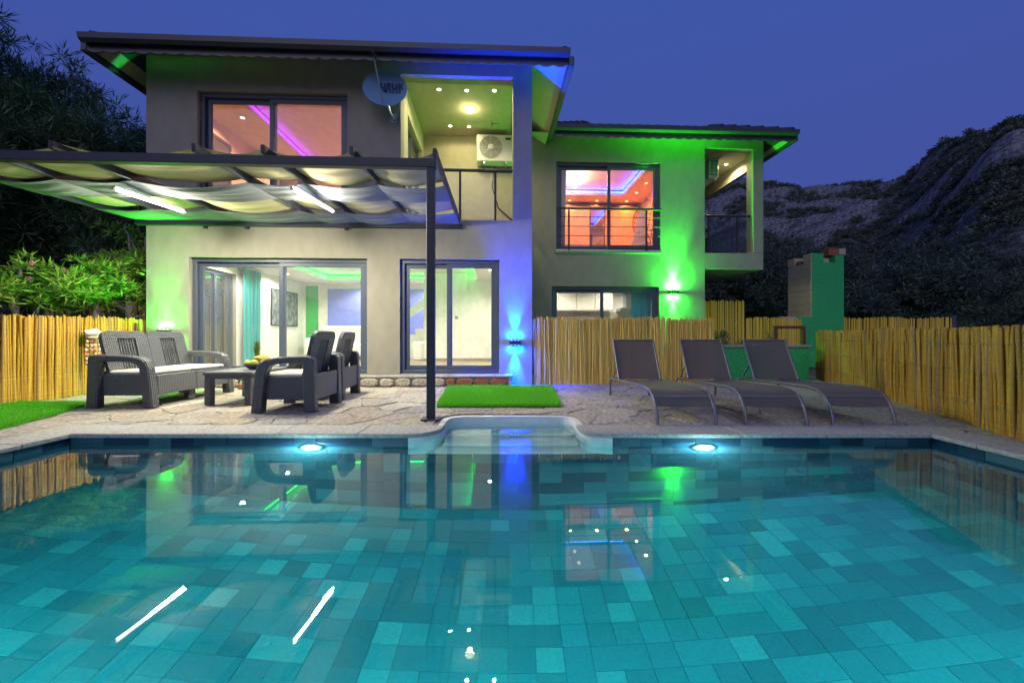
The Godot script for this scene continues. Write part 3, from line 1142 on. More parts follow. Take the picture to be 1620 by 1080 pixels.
		# fascia board and the drip line of small waves under it
		var fp := PackedVector2Array([Vector2(x1, yb + 0.06), Vector2(x0, yb + 0.06)])
		var nw := int((x1 - x0) / 0.235) * 8
		for i in nw + 1:
			fp.append(Vector2(lerpf(x0, x1, float(i) / nw), yb - 0.085 - 0.028 * absf(sin(PI * i / 8.0))))
		var fg := Geo.new()
		fg.extrude(fp, zf - 0.03, zf - 0.004)
		part(rn, "fascia", fg, M.gutter)
		# hip ridge caps at the corners
		for cc in [[a, r0], [b, r1]]:
			for i in 6:
				var p: Vector3 = cc[0].lerp(cc[1], 0.01 + i * 0.07)
				var q: Vector3 = cc[0].lerp(cc[1], 0.09 + i * 0.07)
				var rg := Geo.new()
				rg.tube([p + Vector3(0, 0.1, 0), q + Vector3(0, 0.09, 0)], [0.11, 0.085], 10)
				part(rn, "ridge_tile", rg, M.roof_tile)
	# side gutter of the main roof, where it passes over the wing
	var sg := Geo.new()
	sg.span(1.2205, 1.33, 5.36, 5.53, -1.72, 0.6, 0.02)
	part(V, "gutter", sg, M.gutter)
	sg = Geo.new()
	sg.span(6.9005, 7.0, 5.36, 5.53, -8.6, -1.7, 0.02)
	part(V, "gutter", sg, M.gutter)
	sg = Geo.new()
	sg.span(-6.52, -6.4005, 5.36, 5.53, -8.6, 0.6, 0.02)
	part(V, "gutter", sg, M.gutter)
	# windows
	sliding(V, "sliding_door", -5.295, -2.255, FL + 0.005, 2.245, -0.14, 0.5)
	sliding(V, "sliding_door", -1.675, 0.085, FL + 0.005, 2.245, -0.14, 0.49)
	sliding(V, "window", -5.155, -2.595, 3.105, 5.145, -0.14, 0.475)
	sliding(V, "window", 1.485, 4.005, 2.925, 5.045, -2.42, 0.515)
	sliding(V, "window", 1.375, 3.975, 1.105, 2.065, -2.42, 0.475)
	# window in the left wall of the ground floor
	var sw := Node3D.new()
	sw.name = "side_window"
	V.add_child(sw, true)
	var swf := Geo.new()
	swf.wall(Vector3(-5.9, FL + 0.005, -0.905), Vector3(0, 0, -1), Vector3.LEFT, 1.09, 2.04, 0.07, [[0.07, 0.51, 0.07, 1.97], [0.58, 1.02, 0.07, 1.97]])
	part(sw, "frame", swf, M.anthracite)
	for k in [[-0.97, -1.42], [-1.48, -1.93]]:
		var pg := Geo.new()
		pg.quad(Vector3(-5.865, 0.27, k[0]), Vector3(-5.865, 0.27, k[1]), Vector3(-5.865, 2.18, k[1]), Vector3(-5.865, 2.18, k[0]))
		part(sw, "pane", pg, M.glass)
	# sills
	part(V, "sill", Geo.new().span(1.44, 4.05, 2.86, 2.915, -2.4, -2.26, 0.008), M.step_top)
	# railing before the wing's upper window
	var rl := Node3D.new()
	rl.name = "window_railing"
	V.add_child(rl, true)
	part(rl, "top_rail", Geo.new().span(1.485, 4.02, 3.9, 3.945, -2.3, -2.255, 0.006), M.dark_metal)
	for x in [1.78, 3.66]:
		part(rl, "post", Geo.new().span(x - 0.02, x + 0.02, 2.93, 3.9, -2.3, -2.265, 0.004), M.dark_metal)
	for k in 4:
		part(rl, "rail", Geo.new().tube([Vector3(1.49, 3.05 + k * 0.225, -2.28), Vector3(4.0, 3.05 + k * 0.225, -2.28)], 0.009, 8), M.dark_metal)
	# loggia railing with glass
	rl = Node3D.new()
	rl.name = "loggia_railing"
	V.add_child(rl, true)
	part(rl, "top_rail", Geo.new().span(-1.655, 0.335, 3.86, 3.905, -0.13, -0.08, 0.006), M.dark_metal)
	part(rl, "top_rail", Geo.new().span(0.52, 0.57, 3.86, 3.905, -2.29, -0.345, 0.006), M.dark_metal)
	for x in [-1.62, -0.62, 0.02]:
		part(rl, "post", Geo.new().span(x - 0.02, x + 0.02, 2.96, 3.86, -0.125, -0.085, 0.004), M.dark_metal)
	for z in [-2.2, -1.3, -0.4]:
		part(rl, "post", Geo.new().span(0.525, 0.565, 2.96, 3.86, z - 0.02, z + 0.02, 0.004), M.dark_metal)
	for k in [[-1.59, -0.65], [-0.59, -0.01]]:
		part(rl, "pane", Geo.new().quadz(k[0], k[1], 3.02, 3.82, -0.105), M.glass)
	# wing balcony railing
	rl = Node3D.new()
	rl.name = "balcony_railing"
	V.add_child(rl, true)
	part(rl, "top_rail", Geo.new().span(5.12, 6.315, 3.8, 3.85, -2.42, -2.37, 0.006), M.dark_metal)
	part(rl, "top_rail", Geo.new().span(6.43, 6.48, 3.8, 3.85, -6.33, -2.565, 0.006), M.dark_metal)
	part(rl, "top_rail", Geo.new().span(5.12, 6.315, 3.8, 3.85, -6.5, -6.45, 0.006), M.dark_metal)
	for x in [5.26, 5.98]:
		part(rl, "post", Geo.new().span(x - 0.022, x + 0.022, 2.9, 3.8, -2.417, -2.373, 0.004), M.dark_metal)
	for z in [-3.4, -4.4, -5.4]:
		part(rl, "post", Geo.new().span(6.433, 6.477, 2.9, 3.8, z - 0.02, z + 0.02, 0.004), M.dark_metal)
	for k in [[5.29, 5.95], [6.01, 6.31]]:
		part(rl, "pane", Geo.new().quadz(k[0], k[1], 2.95, 3.77, -2.395), M.tinted_glass)
	var pg2 := Geo.new()
	pg2.quad(Vector3(6.455, 2.95, -6.3), Vector3(6.455, 2.95, -2.6), Vector3(6.455, 3.77, -2.6), Vector3(6.455, 3.77, -6.3))
	part(rl, "pane", pg2, M.tinted_glass)
	# stone step before the doors
	var step := thing("door_step", "low step with a rough stone edge below the sliding doors", "step", Vector3.ZERO)
	part(step, "step_top", Geo.new().span(-5.45, 0.3, -0.02, 0.155, 0.003, 0.2), M.mortar)
	part(step, "tread", Geo.new().span(-5.45, 0.32, 0.156, 0.192, 0.003, 0.235, 0.008), M.step_top)
	var x := -5.44
	while x < 0.26:
		var L := rng.randf_range(0.16, 0.34)
		var e := minf(x + L, 0.3)
		var g := Geo.new()
		var pts := PackedVector2Array()
		for k in 8:
			var an := TAU * (k + 0.5) / 8
			pts.append(Vector2(clampf(cos(an) * 1.25, -1, 1) * (e - x - 0.012) * 0.5, clampf(sin(an) * 1.25, -1, 1) * 0.07) * rng.randf_range(0.86, 1.0))
		g.extrude(pts, 0.0, rng.randf_range(0.045, 0.075), Transform3D(Basis(), Vector3((x + e) * 0.5, 0.08, 0.2)), 0.016)
		part(step, "edge_stone", g, M.brick if (x > -1.0 and x < -0.2) or (x > -0.1 and x < 0.15) else M.stones[rng.randi() % M.stones.size()])
		x = e
func curtain(called: String, label: String, m: Material, a: Vector3, b: Vector3, y0: float, y1: float, folds: float, amp: float) -> void:
	var d := b - a
	var nrm := d.normalized().cross(Vector3.UP)
	var g := Geo.new()
	var L := d.length()
	g.sheet(func(u: float, w: float):
		var k := sin(u * folds * TAU) * amp * (0.75 + 0.25 * sin(u * 9.0 + w * 2.0)) + sin(u * folds * 2.3 * TAU + 1.0) * amp * 0.25
		var sway := (1.0 - w) * 0.03 * sin(u * 5.0)
		return Vector3(0, lerpf(y0, y1, w), 0) + d * u + nrm * (k * (0.65 + 0.35 * (1.0 - w))) + d.normalized() * sway, int(folds * 14), 8, 0.003)
	var c := thing(called, label, "curtain", a)
	part(c, "cloth", g, m)
	part(c, "rod", Geo.new().tube([Vector3(0, y1 + 0.03, 0) - d.normalized() * 0.08, Vector3(0, y1 + 0.03, 0) + d + d.normalized() * 0.08], 0.012, 8), M.galvanised)

func downlight(at: Vector3, col: Color, e: float, label: String, group: String, r := 0.04, shine := 8.0, called := "ceiling_lamp") -> void:
	var o := thing(called, label, "ceiling lamp", at, 0.0, group)
	var ring := Geo.new()
	ring.lathe([Vector2(r, -0.006), Vector2(r * 1.35, -0.006), Vector2(r * 1.45, 0.0)], 16)
	part(o, "ring", ring, M.white_plastic)
	var g := Geo.new()
	g.lathe([Vector2(0.0, -0.008), Vector2(r, -0.004)], 16)
	part(o, "lamp_glass", g, glow(col, shine))
	spot(o, Vector3(0, -0.012, 0), Vector3.DOWN, col, e, 80.0, r, 0.5)

# ceiling with a sunken tray and a ring of LED strip round it
func tray(parent: Node, x0, x1, z0, z1, yc, tx0, tx1, tz0, tz1, m: Material, col: Color, shine: float, e: float, led_sides: Array) -> void:
	# z0 front (larger), z1 back
	var g := Geo.new()
	g.span(x0, tx0, yc, yc + 0.05, z1, z0)
	g.span(tx1, x1, yc, yc + 0.05, z1, z0)
	g.span(tx0, tx1, yc, yc + 0.05, tz0, z0)
	g.span(tx0, tx1, yc, yc + 0.05, z1, tz1)
	g.span(x0, x1, yc + 0.17, yc + 0.2, z1, z0)
	part(parent, "ceiling", g, m)
	var gl := glow(col, shine)
	for s in led_sides:
		var b := Geo.new()
		var n := Vector3.ZERO
		var c := Vector3.ZERO
		var size := Vector2.ZERO
		var ax := Vector3.RIGHT
		if s == "left":
			b.span(tx0 - 0.012, tx0 + 0.012, yc + 0.055, yc + 0.13, tz1, tz0); c = Vector3(tx0 + 0.02, yc + 0.07, (tz0 + tz1) * 0.5); n = Vector3(1, 0.9, 0); size = Vector2(tz0 - tz1, 0.02); ax = Vector3.BACK
		elif s == "right":
			b.span(tx1 - 0.012, tx1 + 0.012, yc + 0.055, yc + 0.13, tz1, tz0); c = Vector3(tx1 - 0.02, yc + 0.07, (tz0 + tz1) * 0.5); n = Vector3(-1, 0.9, 0); size = Vector2(tz0 - tz1, 0.02); ax = Vector3.BACK
		elif s == "back":
			b.span(tx0, tx1, yc + 0.055, yc + 0.13, tz1 - 0.012, tz1 + 0.012); c = Vector3((tx0 + tx1) * 0.5, yc + 0.07, tz1 + 0.02); n = Vector3(0, 0.9, 1); size = Vector2(tx1 - tx0, 0.02)
		else:
			b.span(tx0, tx1, yc + 0.055, yc + 0.13, tz0 - 0.012, tz0 + 0.012); c = Vector3((tx0 + tx1) * 0.5, yc + 0.07, tz0 - 0.02); n = Vector3(0, 0.9, -1); size = Vector2(tx1 - tx0, 0.02)
		var o := part(parent, "led_strip_lamp", b, gl)
		area(o, c, n, size, col, e, ax)

func build_rooms() -> void:
	var V := villa
	var white := Color(1.0, 0.97, 0.9)
	# ---- living room on the ground floor
	part(V, "floor", Geo.new().span(-5.755, 0.425, -0.04, 0.198, -8.0, -0.2505), M.wood_floor)
	part(V, "floor", Geo.new().span(0.6855, 4.855, -0.04, 0.198, -8.0, -2.5505), M.wood_floor)
	var ll := Geo.new()
	ll.wall(Vector3(-5.74, 0.198, -0.2505), Vector3(0, 0, -1), Vector3.RIGHT, 4.85, 2.53, 0.018, [[0.65, 1.75, 0.0, 2.05]])
	part(V, "inner_wall", ll, M.plaster_white)
	var bw := Geo.new()
	bw.wall(Vector3(-5.74, 0.198, -5.1), Vector3.RIGHT, Vector3.BACK, 6.17, 2.53, 0.08, [[0.06, 0.44, 0.0, 2.2]])
	part(V, "inner_wall", bw, M.plaster_white)
	var gd := part(V, "green_door", Geo.new().span(-5.675, -5.305, 0.2, 2.395, -5.16, -5.11, 0.006), M.green_door, "bright green inner door")
	part(gd, "handle", Geo.new().span(-5.36, -5.345, 1.12, 1.24, -5.108, -5.07, 0.004), M.steel)
	part(V, "accent_wall", Geo.new().span(-5.02, -2.0, 0.2, 2.3, -5.098, -5.08), M.blue_wall, "blue wall panel at the back of the room")
	part(V, "inner_wall", Geo.new().span(-1.94, 0.425, 0.199, 2.62, -3.98, -3.9), M.plaster_white)
	part(V, "inner_wall", Geo.new().span(0.405, 0.4255, 0.199, 2.62, -3.898, -0.2505), M.plaster_white)
	part(V, "skirting", Geo.new().span(-1.94, 0.4, 0.2, 0.27, -3.898, -3.885, 0.002), M.wood_floor)
	part(V, "inner_wall", Geo.new().span(0.405, 0.4255, 0.199, 2.62, -5.09, -3.985), M.plaster_white)
	var lr := Node3D.new()
	lr.name = "living_ceiling"
	V.add_child(lr, true)
	tray(lr, -5.735, 0.4, -0.26, -5.09, 2.46, -4.75, -0.5, -1.1, -4.35, M.plaster_white, lin(0.0, 1.0, 0.06), 0.8, 0.9, ["left", "right", "back", "front"])
	var lp := [[-5.25, -1.4], [-5.25, -3.2], [-3.9, -0.7], [-2.4, -0.7], [-0.9, -0.7], [-3.6, -4.72], [-1.6, -4.72], [-0.1, -2.4]]
	var wh := ["beside the side window", "over the wall picture", "just inside the wide door, left leaf", "just inside the wide door, right leaf", "just inside the narrow door", "above the white sofa", "by the stair", "over the white partition wall"]
	for k in lp.size():
		downlight(Vector3(lp[k][0], 2.459, lp[k][1]), white, P.room * 1.5, "small round white ceiling lamp of the living room, " + wh[k], "living room ceiling lamps")
	curtain("teal_curtain", "teal curtain hanging beside the side window of the living room", M.teal_cloth, Vector3(-5.62, 0, -2.02), Vector3(-5.62, 0, -2.72), 0.24, 2.4, 5.0, 0.045)
	var pic := thing("wall_picture", "large dark grey picture in a thin frame on the living room's left wall", "picture", Vector3(-5.738, 1.15, -4.0))
	part(pic, "frame", Geo.new().wall(Vector3(0.03, 0, -0.68), Vector3(0, 0, 1), Vector3.RIGHT, 1.36, 0.96, 0.028, [[0.03, 1.33, 0.03, 0.93]]), M.black_plastic)
	part(pic, "canvas", Geo.new().span(0.004, 0.02, 0.03, 0.93, -0.65, 0.65), M.picture)
	var sf := thing("white_sofa", "white high-backed sofa against the blue wall inside the living room", "sofa", Vector3(-4.1, 0.2, -4.6))
	part(sf, "backrest", Geo.new().span(-1.0, 1.0, 0.1, 0.98, -0.4, -0.16, 0.06), M.sofa_white)
	part(sf, "seat", Geo.new().span(-1.0, 1.0, 0.1, 0.46, -0.155, 0.45, 0.05), M.sofa_white)
	for s in [-1, 1]:
		part(sf, "armrest", Geo.new().box(Vector3(s * 1.09, 0.36, 0.02), Vector3(0.17, 0.55, 0.85), 0.05), M.sofa_white)
	# white stair seen through the narrow door
	var stn := Node3D.new()
	stn.name = "staircase"
	V.add_child(stn, true)
	for k in 7:
		part(stn, "stair_step", Geo.new().span(-3.3 + k * 0.24, -3.06 + k * 0.24, 0.2, 0.38 + k * 0.18, -5.07, -4.75, 0.006), M.plaster_white)
	var sl := Geo.new()
	sl.extrude(PackedVector2Array([Vector2(-3.4, 0.75), Vector2(-3.4, 1.0), Vector2(-1.72, 2.26), Vector2(-1.72, 2.0)]), -4.745, -4.7)
	part(stn, "stringer", sl, M.plaster_white)
	var sw := solo("light_switch", Geo.new().span(-0.045, 0.045, -0.045, 0.045, 0.0, 0.012, 0.003), M.grey_plastic, "grey square light switch on the white partition behind the narrow door", "switch", Vector3(-1.04, 1.39, -3.898))
	# wall clock style vase stand near the partition's foot
	var pot := thing("white_pouf", "white round pouf on the living room floor below the stair", "pouf", Vector3(-2.05, 0.2, -4.25))
	var pp := Geo.new()
	pp.lathe([Vector2(0.0, 0.0), Vector2(0.22, 0.0), Vector2(0.25, 0.05), Vector2(0.26, 0.45), Vector2(0.22, 0.52), Vector2(0.0, 0.53)], 20)
	part(pot, "cover", pp, M.sofa_white)
	curtain("door_curtain", "narrow teal curtain at the right edge of the narrow sliding door", M.teal_cloth, Vector3(0.05, 0, -0.42), Vector3(0.3, 0, -0.42), 0.24, 2.38, 2.0, 0.03)
	# ---- kitchen behind the low window of the wing
	for k in [[0.6855, 0.72, -5.3, -2.5505], [4.82, 4.8555, -5.3, -2.5505], [0.6855, 4.8555, -5.38, -5.3005]]:
		part(V, "inner_wall", Geo.new().span(k[0], k[1], 0.199, 2.735, k[2], k[3]), M.plaster_white)
	part(V, "ceiling", Geo.new().span(0.7205, 4.8195, 2.5, 2.55, -5.3, -2.5505), M.plaster_white)
	var kc := thing("kitchen_cabinets", "row of pale wall cupboards above the kitchen counter behind the low window", "kitchen", Vector3(0, 0, -5.3))
	for k in 5:
		var a := 0.85 + k * 0.56
		var cb := part(kc, "cupboard", Geo.new().span(a, a + 0.552, 1.66, 2.44, 0.003, 0.34, 0.004), M.cabinet)
		part(cb, "door_panel", Geo.new().wall(Vector3(a + 0.02, 1.69, 0.352), Vector3.RIGHT, Vector3.BACK, 0.512, 0.72, 0.012, [[0.06, 0.45, 0.06, 0.66]]), M.cabinet)
	part(kc, "counter", Geo.new().span(0.75, 4.8, 1.06, 1.1, 0.003, 0.62, 0.004), M.step_top)
	part(kc, "base_unit", Geo.new().span(0.75, 4.8, 0.2, 1.058, 0.003, 0.58), M.cabinet)
	var hood := Geo.new()
	hood.span(3.85, 4.6, 1.66, 1.74, 0.003, 0.5, 0.004)
	hood.span(4.08, 4.38, 1.741, 2.48, 0.003, 0.3, 0.004)
	part(kc, "hood", hood, M.steel)
	for row in 5:
		for k in 14:
			var off := 0.0 if row % 2 == 0 else 0.14
			part(kc, "wall_tile", Geo.new().span(0.76 + k * 0.285 + off, 0.76 + k * 0.285 + off + 0.278, 1.105 + row * 0.108, 1.105 + row * 0.108 + 0.102, 0.003, 0.012, 0.002), M.stones[(row * 5 + k * 3) % 7])
	for k in [[1.7, -4.2], [3.6, -4.2], [2.6, -3.3]]:
		downlight(Vector3(k[0], 2.499, k[1]), Color(1, 0.97, 0.88), P.room * 0.8, "small round ceiling lamp of the kitchen, " + {1.7: "left one", 3.6: "right one", 2.6: "nearest the window"}[k[0]], "kitchen ceiling lamps")
	curtain("kitchen_curtain", "teal curtain gathered at the right side of the kitchen window", M.teal_cloth, Vector3(3.42, 0, -2.68), Vector3(3.95, 0, -2.68), 0.9, 2.3, 3.0, 0.03)
	# ---- bedroom behind the wide upper window
	var warm := Color(1.0, 0.82, 0.6)
	part(V, "inner_wall", Geo.new().span(-5.755, -5.72, 2.951, 5.598, -5.6, -0.2505), M.salmon)
	part(V, "inner_wall", Geo.new().span(-1.9, -1.861, 2.951, 5.598, -5.6, -0.2505), M.salmon)
	part(V, "inner_wall", Geo.new().span(-5.755, -1.861, 2.951, 5.598, -5.68, -5.6005), M.salmon)
	var bc := Node3D.new()
	bc.name = "bedroom_ceiling"
	V.add_child(bc, true)
	tray(bc, -5.7195, -1.9005, -0.26, -5.6, 5.3, -4.77, -2.55, -0.62, -4.7, M.salmon, lin(0.3, 0.01, 1.0), 1.0, 0.45, ["left", "back", "right"])
	for k in [[-5.1, -1.15, "nearest the window"], [-5.1, -3.0, "half way back"], [-3.6, -5.1, "at the back"], [-2.2, -2.0, "at the right side"]]:
		downlight(Vector3(k[0], 5.299, k[1]), warm, P.room * 1.1, "warm round ceiling lamp of the upper left bedroom, " + k[2], "bedroom ceiling lamps")
	curtain("bedroom_curtain", "pale curtain on the left wall of the upper left bedroom", M.pale_cloth, Vector3(-5.62, 0, -2.5), Vector3(-5.62, 0, -3.3), 3.0, 5.2, 5.0, 0.05)
	var bd := Node3D.new()
	bd.name = "bedroom_door"
	V.add_child(bd, true)
	part(bd, "frame", Geo.new().wall(Vector3(-5.7, 2.951, -1.75), Vector3(0, 0, 1), Vector3.RIGHT, 0.9, 2.05, 0.018, [[0.07, 0.83, -1, 1.98]]), M.dark_wood)
	part(bd, "leaf", Geo.new().span(-5.7195, -5.708, 2.952, 4.93, -1.68, -0.92), M.dark_wood)
	var wr := thing("bedroom_wardrobe", "low brown wardrobe along the left wall of the upper left bedroom", "wardrobe", Vector3(-5.45, 2.951, -4.5))
	for k in 3:
		var o := part(wr, "wardrobe_door", Geo.new().box(Vector3(0.02, 1.05, -0.6 + k * 0.6), Vector3(0.45, 2.1, 0.592), 0.006), M.dark_wood)
		part(o, "handle", Geo.new().span(0.246, 0.262, 1.0, 1.18, -0.4 + k * 0.6, -0.385 + k * 0.6, 0.003), M.steel)
	# ---- room behind the wing's upper window
	part(V, "inner_wall", Geo.new().span(0.6855, 0.72, 2.951, 5.598, -6.3, -2.5505), M.orange_wall)
	part(V, "inner_wall", Geo.new().span(4.82, 4.8555, 2.951, 5.598, -6.3, -2.5505), M.orange_wall)
	part(V, "inner_wall", Geo.new().span(0.6855, 4.8555, 2.951, 5.598, -6.38, -6.3005), M.orange_wall)
	var wc := Node3D.new()
	wc.name = "wing_ceiling"
	V.add_child(wc, true)
	tray(wc, 0.7205, 4.8195, -2.56, -6.3, 5.26, 1.75, 4.02, -2.85, -5.1, M.salmon, lin(0.0, 0.08, 1.0), 1.0, 1.6, ["left", "right", "back"])
	var amber := Color(1.0, 0.6, 0.28)
	for k in [[4.35, -3.2, "right side, nearest the window"], [4.35, -4.07, "right side, second from the window"], [4.35, -4.83, "right side, third from the window"], [4.3, -5.6, "far right corner"], [3.32, -5.6, "back, middle"], [2.43, -5.6, "back, left of the middle"], [1.3, -4.4, "left side"]]:
		downlight(Vector3(k[0], 5.259, k[1]), amber, P.room * 0.45, "amber round ceiling lamp of the upper right room, " + k[2], "upper right room ceiling lamps")
	var ch := thing("chandelier", "small hanging lamp with two white globes in the upper right room", "pendant lamp", Vector3(2.35, 5.42, -4.05))
	part(ch, "bar", Geo.new().tube([Vector3(0, 0, 0), Vector3(0, -0.12, 0)], 0.012, 8), M.dark_metal)
	part(ch, "arm", Geo.new().tube([Vector3(0, -0.12, 0.26), Vector3(0, -0.12, -0.36)], 0.012, 8), M.dark_metal)
	for z in [0.24, -0.34]:
		part(ch, "bulb", Geo.new().ball(Vector3(0, -0.18, z), Vector3.ONE * 0.05, 12), glow(Color(1, 0.85, 0.7), 5.0))
		omni(ch, Vector3(0, -0.18, z), Color(1, 0.85, 0.7), P.room * 0.2, 0.04)
	var wd := thing("mirror_wardrobe", "tall wardrobe with orange doors, dark frame and mirror strip in the upper right room", "wardrobe", Vector3(0, 2.951, -6.29))
	var pan := [[2.0, 3.12, "o"], [3.14, 3.6, "m"], [3.62, 3.78, "o"], [3.8, 4.78, "o"]]
	for k in pan:
		part(wd, "wardrobe_door", Geo.new().span(k[0], k[1], 0.03, 2.15, 0.0, 0.56, 0.004), M.orange_wall if k[2] == "o" else M.mirror)
	var wf := Geo.new()
	wf.span(1.96, 4.8, 2.152, 2.2, 0.0, 0.58)
	for x in [1.96, 3.121, 3.601, 3.781]: wf.span(x, x + 0.018, 0.0, 2.151, 0.0, 0.575)
	part(wd, "frame", wf, M.dark_wood)
	curtain("white_curtain", "pale curtain at the left edge of the wing's upper window", M.pale_cloth, Vector3(1.5, 0, -2.66), Vector3(1.78, 0, -2.66), 3.0, 5.2, 3.0, 0.03)
	# hanging egg chair
	var eg := thing("egg_chair", "brown rattan egg chair hanging behind the wing's upper window", "hanging chair", Vector3(4.25, 2.951, -3.35))
	var cage := Geo.new()
	for k in 26:
		var an := TAU * k / 26.0
		var pth := []
		for j in 15:
			var t := float(j) / 14.0
			var rr := 0.52 * pow(sin(PI * (0.06 + t * 0.88)), 0.75)
			var tw := an + t * 0.5
			if t > 0.3 and t < 0.93 and cos(tw - 2.4) > 0.55:
				if pth.size() > 1: cage.tube(pth, 0.008, 5)
				pth = []
				continue
			pth.append(Vector3(cos(tw) * rr, 0.3 + t * 1.35, sin(tw) * rr))
		if pth.size() > 1: cage.tube(pth, 0.008, 5)
	for j in 9:
		var t := 0.06 + j * 0.1
		var rr := 0.525 * pow(sin(PI * (0.06 + t * 0.88)), 0.75)
		var ring := []
		for k in 25:
			var an := TAU * k / 24.0
			if t > 0.3 and t < 0.93 and cos(an - 2.4) > 0.55:
				if ring.size() > 1: cage.tube(ring, 0.008, 5)
				ring = []
				continue
			ring.append(Vector3(cos(an) * rr, 0.3 + t * 1.35, sin(an) * rr))
		if ring.size() > 1: cage.tube(ring, 0.008, 5)
	part(eg, "basket", cage, M.rattan)
	part(eg, "chain", Geo.new().tube([Vector3(0, 1.64, 0), Vector3(0, 2.28, 0)], 0.008, 6), M.steel)
	var mac := Geo.new()   # fringed edge of the throw over the chair
	mac.sheet(func(u: float, w: float):
		var t: float = lerpf(0.02, 0.85, u)
		return Vector3(-0.35 - 0.28 * w * (1.0 - u), 0.28 + 1.3 * pow(t, 1.6), 0.42 - 0.5 * w + 0.05 * sin(u * 20.0)), 16, 6, 0.01)
	part(eg, "throw", mac, M.pale_cloth)
func build_pergola() -> void:
	var pg := thing("pergola", "dark metal pergola with cream and grey canvas strips against the house front", "pergola")
	var zf := 2.93
	var yf := 2.725
	var yb := 2.865
	var bot := func(z: float) -> float: return lerpf(yf, yb, (zf - z) / (zf - 0.06))
	part(pg, "post", Geo.new().span(-0.707, -0.623, 0.0, 2.63, zf - 0.042, zf + 0.042, 0.006), M.dark_metal)
	part(pg, "base_plate", Geo.new().span(-0.76, -0.57, 0.004, 0.014, zf - 0.095, zf + 0.095, 0.002), M.dark_metal)
	part(pg, "front_beam", Geo.new().span(-6.3, -0.612, 2.631, 2.724, zf - 0.045, zf + 0.045, 0.006), M.dark_metal)
	part(pg, "post", Geo.new().span(-6.29, -6.19, 0.0, 2.62, zf - 0.05, zf + 0.05, 0.006), M.dark_metal)
	part(pg, "back_beam", Geo.new().span(-6.15, -0.57, 2.78, 2.862, 0.003, 0.07, 0.006), M.dark_metal)
	var xs := [-6.15, -5.3, -4.42, -3.04, -2.36, -1.47, -0.62]
	# rafters differ a little in spacing, as built on site
	for x in xs:
		var a := Vector3(x, yf + 0.055, zf + 0.06)
		var b := Vector3(x, yb + 0.055, 0.075)
		var g := Geo.new()
		var d := b - a
		g.box((a + b) * 0.5, Vector3(0.04, 0.085, d.length()), 0.004, Basis(Vector3.RIGHT, atan2(d.y, -d.z)))
		part(pg, "rafter", g, M.dark_metal)
	# brackets under the back beam
	for x in [-5.0, -4.3, -2.6]:
		part(pg, "bracket", Geo.new().span(x - 0.03, x + 0.03, 2.74, 2.779, 0.003, 0.04), M.dark_metal)
	# canvas strips along the front, sagging from rafter to rafter
	var zs := [[2.9, 2.0], [2.1, 1.42], [1.48, 0.68], [0.76, 0.1]]
	for s in 4:
		var z0: float = zs[s][0]
		var z1: float = zs[s][1]
		var strip := Node3D.new()
		strip.name = "canvas_strip"
		pg.add_child(strip, true)
		for i in xs.size() - 1:
			var x0: float = xs[i]
			var x1: float = xs[i + 1]
			var sag := (x1 - x0) * rng.randf_range(0.03, 0.055) * (1.9 if s % 2 == 0 else 1.0)
			var ph := rng.randf() * 6.0
			var g := Geo.new()
			g.sheet(func(u: float, w: float):
				var z := lerpf(z0, z1, w)
				var k := 4.0 * u * (1.0 - u)
				var e := 0.018 * sin(w * PI * 2.0 + ph) * k + 0.008 * sin(w * 23.0 + u * 5.0 + ph) * k
				var edge := 0.035 * k * (absf(w - 0.5) * 2.0) * (1.0 if w < 0.5 else -1.0)
				return Vector3(lerpf(x0, x1, u), bot.call(z) + (0.102 if s % 2 == 0 else 0.006) - sag * k + e, z - edge), 16, 12, 0.002)
			part(strip, "canvas_panel", g, M.canvas_cream if s % 2 == 0 else M.canvas_grey)
	# two LED tubes under the canvas
	var tl := [[Vector3(-4.6, 2.655, 2.13), Vector3(-4.59, 2.71, 1.05)], [Vector3(-2.44, 2.655, 2.23), Vector3(-2.37, 2.71, 1.18)]]
	for k in 2:
		var a: Vector3 = tl[k][0]
		var b: Vector3 = tl[k][1]
		var c := (a + b) * 0.5
		var o := thing("led_tube", ["long white LED tube under the pergola canvas, over the wicker sofa", "long white LED tube under the pergola canvas, over the two armchairs"][k], "lamp", c, 0.0, "LED tubes of the pergola")
		part(o, "tube_lamp", Geo.new().tube([a - c, b - c], 0.019, 10), glow(Color(1, 1, 1), 14.0))
		var d := (b - a).normalized()
		for e in [a - c, b - c]:
			part(o, "end_cap", Geo.new().tube([e - d * 0.02, e + d * 0.02], 0.022, 10), M.white_plastic)
		part(o, "batten", Geo.new().box(Vector3(0, 0.032, 0), Vector3(0.035, 0.02, (b - a).length()), 0.003, Basis(Vector3.RIGHT, atan2(d.y, -d.z))), M.white_plastic)
		for q in [Vector3(0, -1, 0), Vector3(1, -0.8, 0), Vector3(-1, -0.8, 0)]:
			area(o, q.normalized() * 0.021, q, Vector2((b - a).length(), 0.012), Color(1, 0.97, 0.9), P.tube * 0.34, d)
